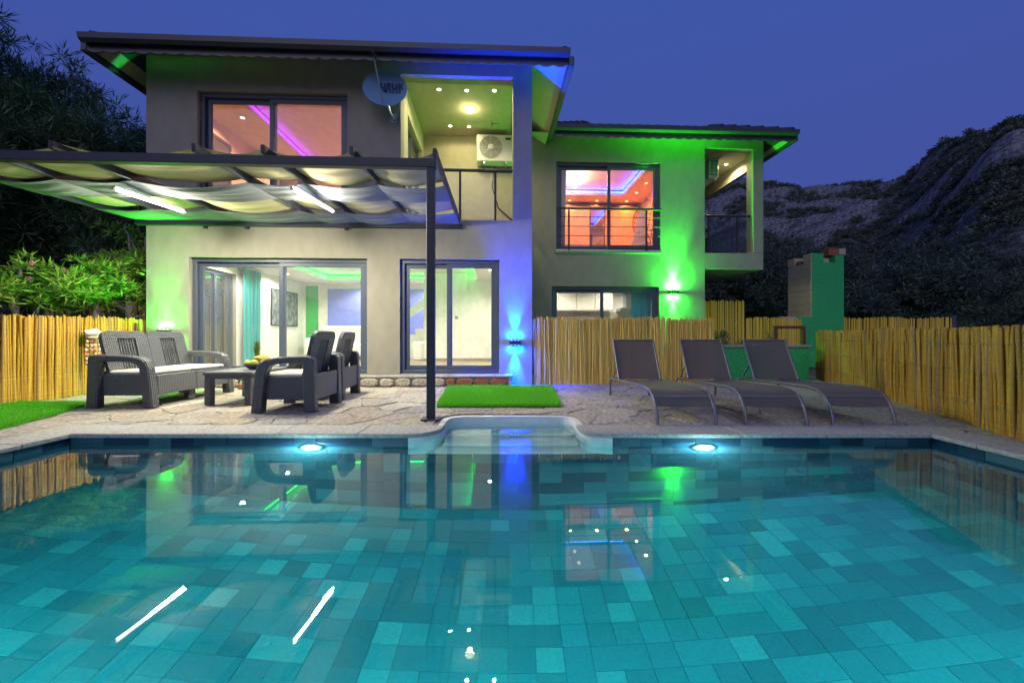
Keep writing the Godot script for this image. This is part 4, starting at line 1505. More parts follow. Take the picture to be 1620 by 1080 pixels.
func sconce(at: Vector3, col: Color, label: String, e_up: float, e_down: float, beam := 7.0) -> void:
	var o := thing("wall_lamp", label, "wall lamp", at, 0.0, "up and down wall lamps")
	part(o, "housing", Geo.new().span(-0.1, 0.1, -0.035, 0.035, 0.0, 0.085, 0.012), M.black_plastic)
	var gl := glow(col.lerp(Color.WHITE, 0.25), 5.0)
	for s in [1, -1]:
		for k in 3:
			var x := -0.06 + 0.06 * k
			var g := Geo.new()
			g.lathe([Vector2(0.018, 0.036), Vector2(0.014, 0.046), Vector2(0.0, 0.05)], 10, Transform3D(Basis.from_scale(Vector3(1, s, 1)), Vector3(x, 0, 0.045)))
			part(o, "lamp_lens", g, gl)
		spot(o, Vector3(0, s * 0.06, 0.07), Vector3(0, s, -0.02), col, (e_up if s > 0 else e_down) * beam, 24.0, 0.012, 1.0)
		for k in 3:
			var x := -0.06 + 0.06 * k
			spot(o, Vector3(x, s * 0.055, 0.045), Vector3((k - 1) * 0.5, s, -0.1), col, e_up if s > 0 else e_down, 76.0, 0.012, 1.0)

func ac_fan(o: Node, w: float, h: float, d: float) -> void:
	part(o, "casing", Geo.new().span(-w / 2, w / 2, 0, h, -d, 0, 0.02), M.white_plastic)
	var c := Vector3(-0.1, h * 0.52, 0.0)
	var r := h * 0.42
	part(o, "fan_well", Geo.new().lathe([Vector2(0, 0.003), Vector2(r, 0.003)], 28, Transform3D(Basis(Vector3.RIGHT, PI / 2), c)), M.grey_plastic)
	var grill := Geo.new()
	for k in 7:
		var ring := []
		var rr := r * (0.22 + 0.13 * k)
		for j in 33:
			var an := TAU * j / 32
			ring.append(c + Vector3(cos(an) * rr, sin(an) * rr, 0.018))
		grill.tube(ring, 0.004, 5, false)
	for k in 8:
		var an := TAU * k / 8
		grill.tube([c + Vector3(cos(an) * r * 0.2, sin(an) * r * 0.2, 0.018), c + Vector3(cos(an) * r, sin(an) * r, 0.014)], 0.005, 5)
	part(o, "fan_guard", grill, M.white_plastic)
	part(o, "hub", Geo.new().lathe([Vector2(0.07, 0.01), Vector2(0.065, 0.028), Vector2(0, 0.03)], 18, Transform3D(Basis(Vector3.RIGHT, PI / 2), c)), M.white_plastic)
	part(o, "badge", Geo.new().span(w * 0.28, w * 0.28 + 0.13, h * 0.8, h * 0.8 + 0.045, 0.0, 0.006), M.black_plastic)
	for x in [-w * 0.3, w * 0.3]:
		part(o, "bracket", Geo.new().span(x - 0.02, x + 0.02, -0.04, 0.0, -d - 0.08, -0.02), M.galvanised)

func build_fixtures() -> void:
	var green := lin(0.02, 1.0, 0.03)
	var blue := lin(0.0, 0.022, 1.0)
	sconce(Vector3(0.37, 0.76, 0.002), blue, "small black wall lamp shining blue up and down beside the narrow door", P.sconce * 1.8, P.sconce * 1.6, 26.0)
	sconce(Vector3(-5.68, 0.95, 0.002), green, "small black wall lamp shining green behind the wicker sofa", P.sconce * 0.62, P.sconce * 0.6)
	sconce(Vector3(4.32, 1.94, -2.298), green, "small black wall lamp shining green up and down beside the kitchen window", P.sconce * 3.6, P.sconce * 1.4)
	# loggia ceiling
	var cream := Color(1.0, 0.95, 0.72)
	var ls := [[-1.06, -0.53, "front left"], [-0.53, -0.54, "front middle"], [0.0, -0.52, "front right"], [-0.99, -1.85, "back left"], [-0.57, -1.86, "back right"]]
	for k in ls:
		downlight(Vector3(k[0], 5.599, k[1]), cream, P.loggia * (1.0 if k[1] > -1.0 else 0.3), "small round white lamp in the upper loggia ceiling, " + k[2], "loggia ceiling lamps", 0.034, 20.0)
	downlight(Vector3(-0.51, 5.598, -1.16), cream, P.loggia * 0.8, "large round white lamp in the middle of the loggia ceiling", "", 0.085, 10.0, "round_ceiling_lamp")
	downlight(Vector3(6.18, 5.459, -3.2), cream, P.loggia * 3.0, "small round white lamp under the wing balcony's roof", "", 0.04, 12.0, "balcony_lamp")
	var big: Node3D = get_node("round_ceiling_lamp")
	part(big, "lamp_dome", Geo.new().lathe([Vector2(0.0, -0.07), Vector2(0.05, -0.062), Vector2(0.08, -0.04), Vector2(0.085, -0.009)], 20), glow(cream, 8.0))
	omni(big, Vector3(0, -0.13, 0), cream, P.loggia * 0.12, 0.05)
	# ceiling hook in the loggia
	var hk := Geo.new()
	hk.tube([Vector3(0, 0, 0), Vector3(0, -0.12, 0)], 0.008, 6)
	hk.tube([Vector3(-0.02, -0.05, 0), Vector3(0.16, -0.05, 0)], 0.006, 6)
	solo("ceiling_hook", hk, M.dark_metal, "small dark metal hook hanging from the loggia ceiling", "hook", Vector3(-0.05, 5.6, -1.63))
	# air conditioners
	var ac := thing("air_conditioner", "white outdoor air conditioner with a round fan grille in the upper loggia", "air conditioner", Vector3(0.02, 4.88, -1.98), 0.0, "outdoor air conditioners")
	ac_fan(ac, 0.84, 0.62, 0.28)
	var hose := Geo.new()
	hose.tube([Vector3(0.0, 4.86, -2.22), Vector3(-0.05, 4.4, -2.27), Vector3(0.1, 3.9, -2.27), Vector3(0.45, 3.6, -2.27)], 0.012, 6)
	solo("air_hose", hose, M.black_plastic, "thin dark hose hanging below the loggia air conditioner", "hose")
	ac = thing("air_conditioner", "air conditioner with a square wire guard on the wing's side wall", "air conditioner", Vector3(5.67, 4.97, -3.3), PI / 2, "outdoor air conditioners")
	part(ac, "casing", Geo.new().span(-0.4, 0.4, 0, 0.5, -0.13, 0.13, 0.015), M.white_plastic)
	part(ac, "coil", Geo.new().span(-0.404, -0.4005, 0.03, 0.47, -0.11, 0.11), M.grey_plastic)
	for k in 6:
		part(ac, "guard_bar", Geo.new().tube([Vector3(-0.415, 0.04 + k * 0.084, -0.12), Vector3(-0.415, 0.04 + k * 0.084, 0.12)], 0.008, 6), M.white_plastic)
	for k in 3:
		part(ac, "guard_bar", Geo.new().tube([Vector3(-0.418, 0.02, -0.115 + k * 0.115), Vector3(-0.418, 0.48, -0.115 + k * 0.115)], 0.008, 6), M.white_plastic)
	part(ac, "bracket", Geo.new().tube([Vector3(0.3, -0.02, -0.55), Vector3(0.3, -0.03, -0.1), Vector3(0.3, -0.02, 0.12)], 0.012, 6), M.galvanised)
	part(ac, "bracket", Geo.new().tube([Vector3(-0.3, -0.02, -0.55), Vector3(-0.3, -0.03, -0.1), Vector3(-0.3, -0.02, 0.12)], 0.012, 6), M.galvanised)
	# satellite dish
	var ds := thing("satellite_dish", "blue oval satellite dish with dark lettering on the upper house front", "satellite dish", Vector3(-1.85, 5.07, 0.32))
	var B := Basis(Vector3.UP, deg_to_rad(6)) * Basis(Vector3.RIGHT, deg_to_rad(-10))
	var bowl := Geo.new()
	bowl.sheet(func(u: float, w: float):
		var an: float = -u * TAU
		var rr: float = w
		return B * Vector3(cos(an) * 0.36 * rr, sin(an) * 0.33 * rr, 0.07 * (rr * rr - 1.0)), 36, 8, 0.004)
	part(ds, "reflector", bowl, M.dish)
	var rim := []
	for k in 37:
		rim.append(B * Vector3(cos(TAU * k / 36) * 0.36, sin(TAU * k / 36) * 0.33, 0))
	part(ds, "rim", Geo.new().tube(rim, 0.007, 6, false), M.dish)
	var arm0: Vector3 = B * Vector3(-0.03, -0.3, -0.01)
	var arm1: Vector3 = Vector3(-0.07, 0.27, 0.42)
	part(ds, "feed_arm", Geo.new().tube([arm0, arm1], 0.012, 8), M.galvanised)
	part(ds, "feed_horn", Geo.new().tube([arm1 + Vector3(0, 0.03, 0.03), arm1 + Vector3(0.01, -0.03, -0.06)], [0.025, 0.035], 12), M.black_plastic)
	part(ds, "mount", Geo.new().tube([B * Vector3(0, -0.05, -0.08), Vector3(0.03, -0.28, -0.2), Vector3(0.06, -0.34, -0.31)], 0.018, 8), M.galvanised)
	part(ds, "wall_plate", Geo.new().span(0.0, 0.12, -0.42, -0.26, -0.318, -0.305, 0.003), M.galvanised)
	part(ds, "cable", Geo.new().tube([B * Vector3(0.18, -0.2, -0.06), Vector3(0.2, -0.25, -0.2), Vector3(0.17, -0.36, -0.28), Vector3(0.07, -0.4, -0.29)], 0.006, 6), M.black_plastic)
	for row in 2:
		var tm := TextMesh.new()
		var f := SystemFont.new()
		f.font_names = PackedStringArray(["Droid Sans"])
		f.font_weight = 800
		f.font_italic = true
		tm.font = f
		tm.text = ["UFUK", "17 52 82"][row]
		tm.font_size = 32
		tm.pixel_size = [0.0048, 0.0026][row]
		tm.depth = 0.004
		var o := part(ds, "lettering", tm, M.ink)
		var lx := 0.1
		var ly: float = [0.075, -0.015][row]
		var rr := pow(lx / 0.36, 2.0) + pow(ly / 0.33, 2.0)
		o.transform = Transform3D(B * Basis(Vector3.UP, deg_to_rad(-4)), B * Vector3(lx, ly, 0.07 * (rr - 1.0) + 0.034))
	part(ds, "lettering", Geo.new().box(B * Vector3(0.1, 0.028, -0.04), Vector3(0.24, 0.006, 0.002), 0.0, B), M.ink)
# a fence of upright canes from a to b, each cane one piece
func cane_fence(label: String, a: Vector3, b: Vector3, h: float, r: float, group: String, lean := 0.0, back := 1.0) -> Node3D:
	var o := thing("cane_fence", label, "fence", a, 0.0, group)
	var d := b - a
	var L := d.length()
	var t := d.normalized()
	var nrm := t.cross(Vector3.UP)
	var shapes := []
	for k in 6:
		var g := Geo.new()
		var pth := []
		var rad := []
		var bx := rng.randf_range(-0.012, 0.012)
		for j in 9:
			var y := float(j) / 8.0
			pth.append(Vector3(bx * sin(y * PI), y * 1.0, bx * 0.7 * sin(y * 5.0)))
			rad.append((1.0 - 0.12 * y) * (1.0 + (0.12 if j in [2, 5, 7] and (k + j) % 2 else 0.0)))
		for j in rad.size(): rad[j] *= r
		g.tube(pth, rad, 7, true)
		shapes.append(g.mesh())
	var s := 0.0
	var i := 0
	while s < L and i < 300:
		var w := rng.randf_range(0.75, 1.15)
		s += r * w
		var c := part(o, "cane", shapes[rng.randi() % 6], M.canes[rng.randi() % M.canes.size()])
		var y := h - (rng.randf_range(0.05, 0.16) if rng.randf() < 0.06 else 0.0) + rng.randf_range(-0.03, 0.015) + 0.02 * sin(s * 2.3)
		c.position = t * s + nrm * rng.randf_range(-0.008, 0.008) + Vector3(0, -0.02, 0)
		c.basis = Basis(t, rng.randf_range(-0.01, 0.01)) * Basis(nrm, rng.randf_range(-0.02, 0.02) + lean) * Basis(Vector3.UP, rng.randf() * 6.28) * Basis.from_scale(Vector3(w, y + 0.02, w * 0.9))
		s += r * w * 0.45
		i += 1
	var bk := Geo.new()   # the second, half-hidden layer of the mat
	var q := 0.0
	while q < L:
		var p := t * q + nrm * back * r * 1.5
		bk.tube([p + Vector3(0, -0.02, 0), p + t * rng.randf_range(-0.01, 0.01) + Vector3(0, h - rng.randf_range(0.0, 0.05), 0)], r * 0.95, 5)
		q += r * 1.55
	part(o, "back_layer", bk, M.canes[1]).set_meta("kind", "stuff")
	for y in [0.22, h * 0.55, h - 0.18]:
		part(o, "wire", Geo.new().tube([nrm * (r + 0.004) + Vector3(0, y, 0), d + nrm * (r + 0.004) + Vector3(0, y + 0.01, 0)], 0.0025, 5), M.wire)
	for k in 3:
		var p := t * (L * (0.05 + 0.45 * k)) - nrm * (r + 0.03)
		part(o, "post", Geo.new().tube([p + Vector3(0, -0.05, 0), p + Vector3(0, h - 0.06, 0)], 0.025, 8), M.rust)
	return o

func reed_screen(label: String, a: Vector3, b: Vector3, h: float, r: float, group: String, layers: int, wild: float, cols: Array, hb := -1.0) -> Node3D:
	var o := thing("reed_screen", label, "fence", a, 0.0, group)
	var d := b - a
	var L := d.length()
	var t := d.normalized()
	var nrm := t.cross(Vector3.UP)
	var g := Geo.new()
	g.colored = true
	for k in layers:
		var s := rng.randf() * r
		while s < L:
			s += r * rng.randf_range(1.6, 2.3)
			var hh := lerpf(h, hb if hb > 0 else h, s / L)
			var top := hh + rng.randf_range(-0.06, 0.02) * (1.0 + wild * 6.0) * 0.6 + 0.025 * sin(s * 3.1 + k)
			var lean := rng.randf_range(-wild, wild)
			var off := nrm * (k * r * 1.6 + rng.randf_range(-r, r))
			var c: Array = cols[rng.randi() % cols.size()]
			var f := rng.randf_range(0.75, 1.1)
			g.tint = Color(c[0] * f, c[1] * f, c[2] * f)
			var p0 := t * s + off
			var p1 := t * (s + lean * 0.5) + off + Vector3(0, top * 0.5, 0) + nrm * rng.randf_range(-wild, wild) * 0.15
			var p2 := t * (s + lean * rng.randf_range(0.7, 1.4)) + off + Vector3(0, top, 0)
			g.tube([p0, p1, p2], [r, r * 0.95, r * 0.8], 5, true)
	part(o, "reeds", g, M.thin_reed).set_meta("kind", "stuff")
	var w := Geo.new()
	for y in [0.2, 0.5, 0.8]:
		w.tube([nrm * -0.012 + Vector3(0, h * y, 0), d + nrm * -0.012 + Vector3(0, h * y, 0)], 0.002, 4)
	part(o, "wire", w, M.wire)
	return o

func build_fences() -> void:
	var gold := [[0.8, 0.55, 0.05], [0.72, 0.48, 0.04], [0.82, 0.6, 0.08]]
	var tan_ := [[0.84, 0.6, 0.13], [0.7, 0.48, 0.08], [0.88, 0.68, 0.18], [0.76, 0.54, 0.1], [0.46, 0.3, 0.06]]
	cane_fence("tall yellow bamboo cane fence beside the wicker sofa and the left turf mat", Vector3(-6.1, 0, -0.15), Vector3(-6.28, 0, 5.4), 1.16, 0.0165, "bamboo fences")
	cane_fence("low yellow bamboo cane fence running down the right side of the pool", Vector3(6.75, 0, -0.9), Vector3(4.0, 0, 4.85), 0.97, 0.0158, "bamboo fences", 0.02, -1.0)
	reed_screen("loose screen of thin dry reeds behind the sun loungers, before the kitchen window", Vector3(0.72, 0, -0.03), Vector3(4.05, 0, -0.1), 1.2, 0.0075, "reed screens", 4, 0.04, tan_)
	reed_screen("brownish reed fence standing behind the left bamboo fence", Vector3(-12.05, 0, -4.0), Vector3(-6.1, 0, -4.0), 2.05, 0.028, "reed screens", 1, 0.008, [[0.5, 0.34, 0.1], [0.45, 0.29, 0.08]], 1.9)
	reed_screen("taller yellow reed fence beyond the green tub, next to the wing", Vector3(5.3, 0, -3.2), Vector3(6.7, 0, -3.25), 1.78, 0.02, "reed screens", 1, 0.008, gold, 1.86)
	reed_screen("lower yellow reed fence between the tall reed fence and the tower", Vector3(6.72, 0, -3.25), Vector3(8.3, 0, -3.3), 1.37, 0.02, "reed screens", 1, 0.008, gold)
	reed_screen("far yellow reed fence to the right of the tower", Vector3(10.4, 0, -5.5), Vector3(15.3, 0, -5.5), 1.5, 0.03, "reed screens", 1, 0.008, gold)
	for k in [[12.6, -5.46, 1.1, "small dark post before the far reed fence, under its middle"], [15.33, -5.5, 1.56, "dark end post of the far reed fence"]]:
		solo("fence_post", Geo.new().span(-0.06, 0.06, -0.05, k[2], -0.06, 0.06, 0.008), M.anthracite, k[3], "post", Vector3(k[0], 0, k[1]))
	solo("fence_post", Geo.new().span(-0.08, 0.08, -0.05, 2.08, -0.05, 0.05, 0.008), M.anthracite, "bluish end post of the brownish reed fence among the oleander leaves", "post", Vector3(-12.15, 0, -4.0))
func arm_frame(x: float, D: float, th: float) -> Geo:
	var hd := D * 0.5
	var o := PackedVector2Array([Vector2(hd, 0), Vector2(hd - 0.03, 0.3), Vector2(hd - 0.055, 0.48), Vector2(hd - 0.09, 0.56), Vector2(hd - 0.16, 0.605), Vector2(hd - 0.3, 0.63), Vector2(-hd + 0.12, 0.645), Vector2(-hd + 0.05, 0.635), Vector2(-hd + 0.02, 0.6), Vector2(-hd, 0.0), Vector2(-hd + 0.13, 0.0), Vector2(-hd + 0.14, 0.56), Vector2(hd - 0.3, 0.555), Vector2(hd - 0.21, 0.53), Vector2(hd - 0.17, 0.47), Vector2(hd - 0.14, 0.25), Vector2(hd - 0.12, 0.0)])
	var g := Geo.new()
	g.extrude(o, x - th * 0.5, x + th * 0.5, Transform3D(Basis(Vector3(0, 0, 1), Vector3.UP, Vector3(1, 0, 0)), Vector3.ZERO), 0.012)
	return g

# back panel in its own x-y plane, with open lattice windows
func back_panel(W: float, H: float, wins: Array) -> Geo:
	var g := Geo.new()
	var r := 0.1
	var half := W * 0.5
	# outer frame as strips round the lattice windows
	var xs := [-half]
	for w in wins:
		xs.append(w[0]); xs.append(w[1])
	xs.append(half)
	var y0 := 0.09
	var y1 := H - 0.1
	for k in range(0, xs.size(), 2):
		g.span(xs[k], xs[k + 1], y0, y1, -0.022, 0.022)
	g.span(-half, half, 0.0, y0, -0.022, 0.022)
	var top := PackedVector2Array([Vector2(-half, y1), Vector2(half, y1)])
	for p in arc(Vector2(half - r, H - r), r, 0, 90, 5): top.append(p)
	for p in arc(Vector2(-half + r, H - r), r, 90, 180, 5): top.append(p)
	g.extrude(top, -0.022, 0.022, Transform3D(), 0.006)
	for w in wins:
		var n := int((w[1] - w[0]) / 0.035)
		for i in range(1, n):
			var x: float = lerpf(w[0], w[1], float(i) / n)
			g.span(x - 0.007, x + 0.007, y0, y1, -0.008, 0.012)
		var m := int((y1 - y0) / 0.022)
		for i in m:
			var y: float = lerpf(y0, y1, (i + 0.5) / m)
			g.span(w[0], w[1], y - 0.006, y + 0.006, -0.014, 0.006)
	return g

func wicker_seat(called: String, label: String, cat: String, W: float, D: float, seats: int, at: Vector3, turn: float, group: String) -> Node3D:
	var o := thing(called, label, cat, at, turn, group)
	var hx := W * 0.5
	var hd := D * 0.5
	for s in [-1, 1]:
		var a := part(o, "arm", arm_frame(s * (hx - 0.055), D, 0.11), M.wicker)
		var sp := Geo.new()
		sp.wall(Vector3(s * (hx - 0.055) - 0.02 * s, 0.14, -hd + 0.131), Vector3(0, 0, 1), Vector3(s, 0, 0), D - 0.262, 0.26, 0.03, [])
		part(a, "side_panel", sp, M.wicker_twill)
	var apron := Geo.new()
	for k in seats:
		var x0 := -hx + 0.112 + (W - 0.224) / seats * k
		var x1 := x0 + (W - 0.224) / seats
		apron.box(Vector3((x0 + x1) * 0.5, 0.265, hd - 0.05), Vector3(x1 - x0 - 0.005, 0.25, 0.035), 0.008, Basis(Vector3.RIGHT, -0.08))
	part(o, "apron", apron, M.wicker_twill)
	part(o, "seat", Geo.new().span(-hx + 0.112, hx - 0.112, 0.35, 0.385, -hd + 0.06, hd - 0.075, 0.006), M.wicker)
	part(o, "rear_panel", Geo.new().box(Vector3(0, 0.28, -hd + 0.04), Vector3(W - 0.224, 0.3, 0.035), 0.008), M.wicker_twill)
	if seats > 1:
		part(o, "leg", Geo.new().span(-0.06, 0.06, 0.0, 0.35, hd - 0.16, hd - 0.09, 0.006), M.wicker)
		part(o, "leg", Geo.new().span(-0.06, 0.06, 0.0, 0.35, -hd + 0.07, -hd + 0.14, 0.006), M.wicker)
	for k in seats:
		var wd := (W - 0.2) / seats
		var xc := -hx + 0.1 + wd * (k + 0.5)
		var bp := part(o, "backrest", back_panel(wd - 0.006, 0.6, [[-wd * 0.2, wd * 0.2]]), M.wicker)
		bp.transform = Transform3D(Basis(Vector3.RIGHT, deg_to_rad(-13)), Vector3(xc, 0.345, -hd + 0.19))
		var cw := wd - 0.02
		var cu := Geo.new()
		cu.box(Vector3(xc, 0.415, 0.04), Vector3(cw, 0.055, D - 0.24), 0.02)
		part(o, "cushion", cu, M.cushion)
	return o

func lounger(at: Vector3, turn: float, label: String) -> void:
	var o := thing("sun_lounger", label, "sun lounger", at, turn, "sun loungers by the pool")
	var hw := 0.285
	for s in [-1, 1]:
		var x: float = s * hw
		var fp := []
		for p in [[-0.96, 0.0], [-0.955, 0.16], [-0.93, 0.225], [-0.87, 0.255], [-0.7, 0.265], [-0.45, 0.275], [0.1, 0.3], [0.62, 0.32], [0.78, 0.31], [0.9, 0.265], [0.97, 0.18], [1.0, 0.1], [1.02, 0.0]]:
			fp.append(Vector3(x, p[1], p[0]))
		part(o, "side_rail", Geo.new().tube(fp, 0.0165, 8), M.lounger_frame)
		var bp := [Vector3(x * 0.985, 0.29, -0.47), Vector3(x * 0.985, 0.5, -0.6), Vector3(x * 0.985, 0.8, -0.77), Vector3(x * 0.985, 0.815, -0.785)]
		part(o, "back_rail", Geo.new().tube(bp, 0.0145, 8), M.lounger_frame)
		part(o, "strut", Geo.new().tube([Vector3(x * 0.9, 0.5, -0.615), Vector3(x * 0.9, 0.26, -0.86)], 0.009, 6), M.lounger_frame)
	for p in [[0.27, -0.8], [0.26, 0.9]]:
		part(o, "cross_bar", Geo.new().tube([Vector3(-hw, p[0], p[1]), Vector3(hw, p[0], p[1])], 0.013, 8), M.lounger_frame)
	part(o, "cross_bar", Geo.new().tube([Vector3(-hw * 0.985, 0.812, -0.783), Vector3(hw * 0.985, 0.812, -0.783)], 0.0145, 8), M.lounger_frame)
	var prof := [Vector2(-0.46, 0.279), Vector2(-0.2, 0.283), Vector2(0.1, 0.298), Vector2(0.4, 0.31), Vector2(0.62, 0.322), Vector2(0.76, 0.316), Vector2(0.85, 0.292), Vector2(0.93, 0.24), Vector2(0.975, 0.165)]
	var cv := Curve2D.new()
	for p in prof: cv.add_point(p)
	var L := cv.get_baked_length()
	var st := Geo.new()
	st.sheet(func(u: float, w: float):
		var p := cv.sample_baked(u * L)
		return Vector3(lerpf(-hw + 0.004, hw - 0.004, w), p.y + 0.012 - 0.012 * sin(w * PI), p.x), 26, 6)
	part(o, "seat_sling", st, M.sling)
	var bk := Geo.new()
	bk.sheet(func(u: float, w: float):
		var p := Vector2(-0.47, 0.29).lerp(Vector2(-0.78, 0.81), u)
		var k := 0.02 * sin(w * PI) * sin(u * PI)
		return Vector3(lerpf(-hw + 0.008, hw - 0.008, w), p.y - k * 0.5, p.x - k), 10, 6)
	part(o, "back_sling", bk, M.sling)

func turf(label: String, poly: PackedVector2Array, n: int, sd: int) -> void:
	var o := thing("turf_mat", label, "artificial grass", Vector3.ZERO, 0.0, "artificial grass mats")
	var g := Geo.new()
	slab(g, poly, 0.008, 0.02)
	part(o, "backing", g, M.turf)
	var r := RandomNumberGenerator.new()
	r.seed = sd
	var lo := poly[0]
	var hi := poly[0]
	for p in poly:
		lo = lo.min(p); hi = hi.max(p)
	var blade := Geo.new()
	blade.colored = true
	for k in 5:
		var an := k * 1.3
		var d := Vector3(cos(an), 0, sin(an))
		var s := Vector3(-d.z, 0, d.x) * 0.0028
		var b := d * 0.006
		var tip := d * (0.014 + 0.004 * (k % 3)) + Vector3(0, 0.026 + 0.003 * k, 0)
		blade.tint = [Color(0.12, 0.52, 0.015), Color(0.17, 0.6, 0.02), Color(0.09, 0.42, 0.012), Color(0.22, 0.62, 0.03), Color(0.14, 0.55, 0.015)][k]
		blade.tri(b - s, b + s, tip)
	var mm := MultiMesh.new()
	mm.transform_format = MultiMesh.TRANSFORM_3D
	mm.mesh = blade.mesh()
	var put := []
	while put.size() < n:
		var p := Vector2(r.randf_range(lo.x, hi.x), r.randf_range(lo.y, hi.y))
		if Geometry2D.is_point_in_polygon(p, poly):
			put.append(Transform3D(Basis(Vector3.UP, r.randf() * TAU).scaled(Vector3.ONE * r.randf_range(0.8, 1.25)), Vector3(p.x, 0.019, p.y)))
	mm.instance_count = n
	for i in n: mm.set_instance_transform(i, put[i])
	var mi := MultiMeshInstance3D.new()
	mi.name = "grass_blades"
	mi.multimesh = mm
	mi.material_override = M.blade
	mi.set_meta("kind", "stuff")
	o.add_child(mi, true)

func build_terrace_things() -> void:
	wicker_seat("wicker_sofa", "dark grey wicker two-seat sofa with cream cushions by the bamboo fence", "sofa", 1.46, 0.8, 2, Vector3(-4.5, 0.006, 1.42), PI / 2 - 0.03, "wicker lounge set")
	wicker_seat("wicker_armchair", "dark grey wicker armchair nearest the pool, seen from its side", "armchair", 0.78, 0.72, 1, Vector3(-2.38, 0.006, 2.16), -PI / 2 - 0.02, "wicker lounge set")
	wicker_seat("wicker_armchair", "dark grey wicker armchair behind the other one, nearer the house", "armchair", 0.78, 0.72, 1, Vector3(-2.42, 0.006, 1.27), -PI / 2 + 0.03, "wicker lounge set")
	var tb := thing("wicker_table", "low dark grey wicker coffee table between the sofa and the armchairs", "coffee table", Vector3(-3.35, 0.006, 1.58), 0.0, "wicker lounge set")
	part(tb, "table_top", Geo.new().span(-0.3, 0.3, 0.375, 0.42, -0.43, 0.43, 0.01), M.wicker_twill)
	part(tb, "apron", Geo.new().wall(Vector3(-0.28, 0.33, 0.41), Vector3.RIGHT, Vector3.BACK, 0.56, 0.044, 0.82, []), M.wicker)
	for sx in [-1, 1]:
		for sz in [-1, 1]:
			part(tb, "leg", Geo.new().box(Vector3(sx * 0.245, 0.165, sz * 0.375), Vector3(0.085, 0.33, 0.085), 0.008), M.wicker)
	# fruit bowl
	var bw := thing("fruit_bowl", "dark shallow bowl of fruit on the wicker coffee table", "bowl", Vector3(-3.22, 0.427, 1.62))
	part(bw, "bowl_shell", Geo.new().lathe([Vector2(0, 0.0), Vector2(0.07, 0.0), Vector2(0.1, 0.018), Vector2(0.145, 0.06), Vector2(0.152, 0.075), Vector2(0.146, 0.076), Vector2(0.095, 0.026), Vector2(0.0, 0.012)], 28), M.bowl)
	var base := Vector3(-3.22, 0.427, 1.62)
	for k in [[-0.085, 0.085, 0.04, "yellow mango at the left edge of the fruit bowl"], [0.02, 0.088, 0.07, "yellow-green mango at the front of the fruit bowl"], [-0.03, 0.075, -0.06, "yellow mango at the back of the fruit bowl"]]:
		solo("mango", Geo.new().ball(Vector3.ZERO, Vector3(0.055, 0.042, 0.042), 16, Basis(Vector3.UP, k[0] * 9.0), 0.1, 5), M.mango, k[3], "fruit", base + Vector3(k[0], k[1], k[2]), 0.0, "fruit in the bowl")
	for k in 4:
		var pth := []
		var rad := []
		for j in 11:
			var t := float(j) / 10.0
			var an := lerpf(-1.0, 1.0, t)
			pth.append(Vector3(sin(an) * 0.1, cos(an) * 0.085 - 0.04, 0.0))
			rad.append(0.017 * pow(sin(PI * (0.08 + 0.84 * t)), 0.45))
		var o := solo("banana", Geo.new().tube(pth, rad, 8), M.banana, "yellow banana lying over the fruit bowl, " + ["front one", "second from the front", "third from the front", "back one"][k], "fruit", base + Vector3(0.06, 0.115 + 0.006 * k, 0.03 - 0.033 * k), 0.0, "fruit in the bowl")
		o.rotation = Vector3(0.5 - 0.35 * k, 0.25 * k - 0.2, -0.12)
	var pa := thing("pineapple", "pineapple with a spiky green crown in the fruit bowl", "fruit", base + Vector3(-0.01, 0.04, -0.04), 0.0, "fruit in the bowl")
	part(pa, "fruit_body", Geo.new().ball(Vector3(0, 0.07, 0), Vector3(0.052, 0.075, 0.052), 16), M.pineapple)
	var lf := Geo.new()
	for k in 34:
		var an := k * 2.4
		var up := 0.14 + 0.0035 * k
		var out := 0.075 - 0.0016 * k
		var d := Vector3(cos(an), 0, sin(an))
		var s := Vector3(-d.z, 0, d.x) * 0.008
		var p0 := Vector3(0, 0.135 + k * 0.001, 0) + d * 0.012
		var p1 := p0 + d * out * 0.5 + Vector3(0, (up - 0.08) * 0.8, 0)
		var p2 := p0 + d * out * 1.1 + Vector3(0, (up - 0.07) * 1.25, 0)
		lf.quad(p0 - s, p0 + s, p1 + s * 0.7, p1 - s * 0.7)
		lf.tri(p1 - s * 0.7, p1 + s * 0.7, p2)
	part(pa, "crown_leaves", lf, M.pine_leaf)
	# loungers
	lounger(Vector3(1.94, 0.004, 2.32), deg_to_rad(-3.3), "grey sling sun lounger nearest the house door, first of three by the pool")
	lounger(Vector3(2.86, 0.004, 2.37), deg_to_rad(-6.0), "grey sling sun lounger between the two others")
	lounger(Vector3(3.75, 0.004, 2.4), deg_to_rad(-7.5), "grey sling sun lounger nearest the right bamboo fence")
	# turf
	turf("bright green rectangular grass mat before the pool steps", PackedVector2Array([Vector2(-0.7, 2.27), Vector2(0.82, 2.33), Vector2(0.98, 0.44), Vector2(-0.78, 0.36)]), 26000, 2)
	turf("bright green grass strip along the left bamboo fence", PackedVector2Array([Vector2(-6.06, 1.78), Vector2(-5.1, 1.85), Vector2(-4.95, 2.25), Vector2(-4.82, 2.5), Vector2(-4.72, 2.85), Vector2(-4.56, 3.26), Vector2(-4.42, 4.4), Vector2(-6.1, 4.4)]), 26000, 3)
	# loose brick by the wall
	solo("brick", Geo.new().span(-0.11, 0.11, 0.0, 0.075, -0.05, 0.05, 0.006), M.brick, "loose orange brick on the paving before the wide sliding door", "brick", Vector3(-4.1, 0.008, 0.38), 0.2)
	# shell wind chime on the fence
	var wc := thing("shell_chime", "hanging ornament of a white conch and strings of pink shells on the bamboo fence", "wind chime", Vector3(-6.06, 0.9, 0.92), PI / 2)
	var sh := Geo.new()
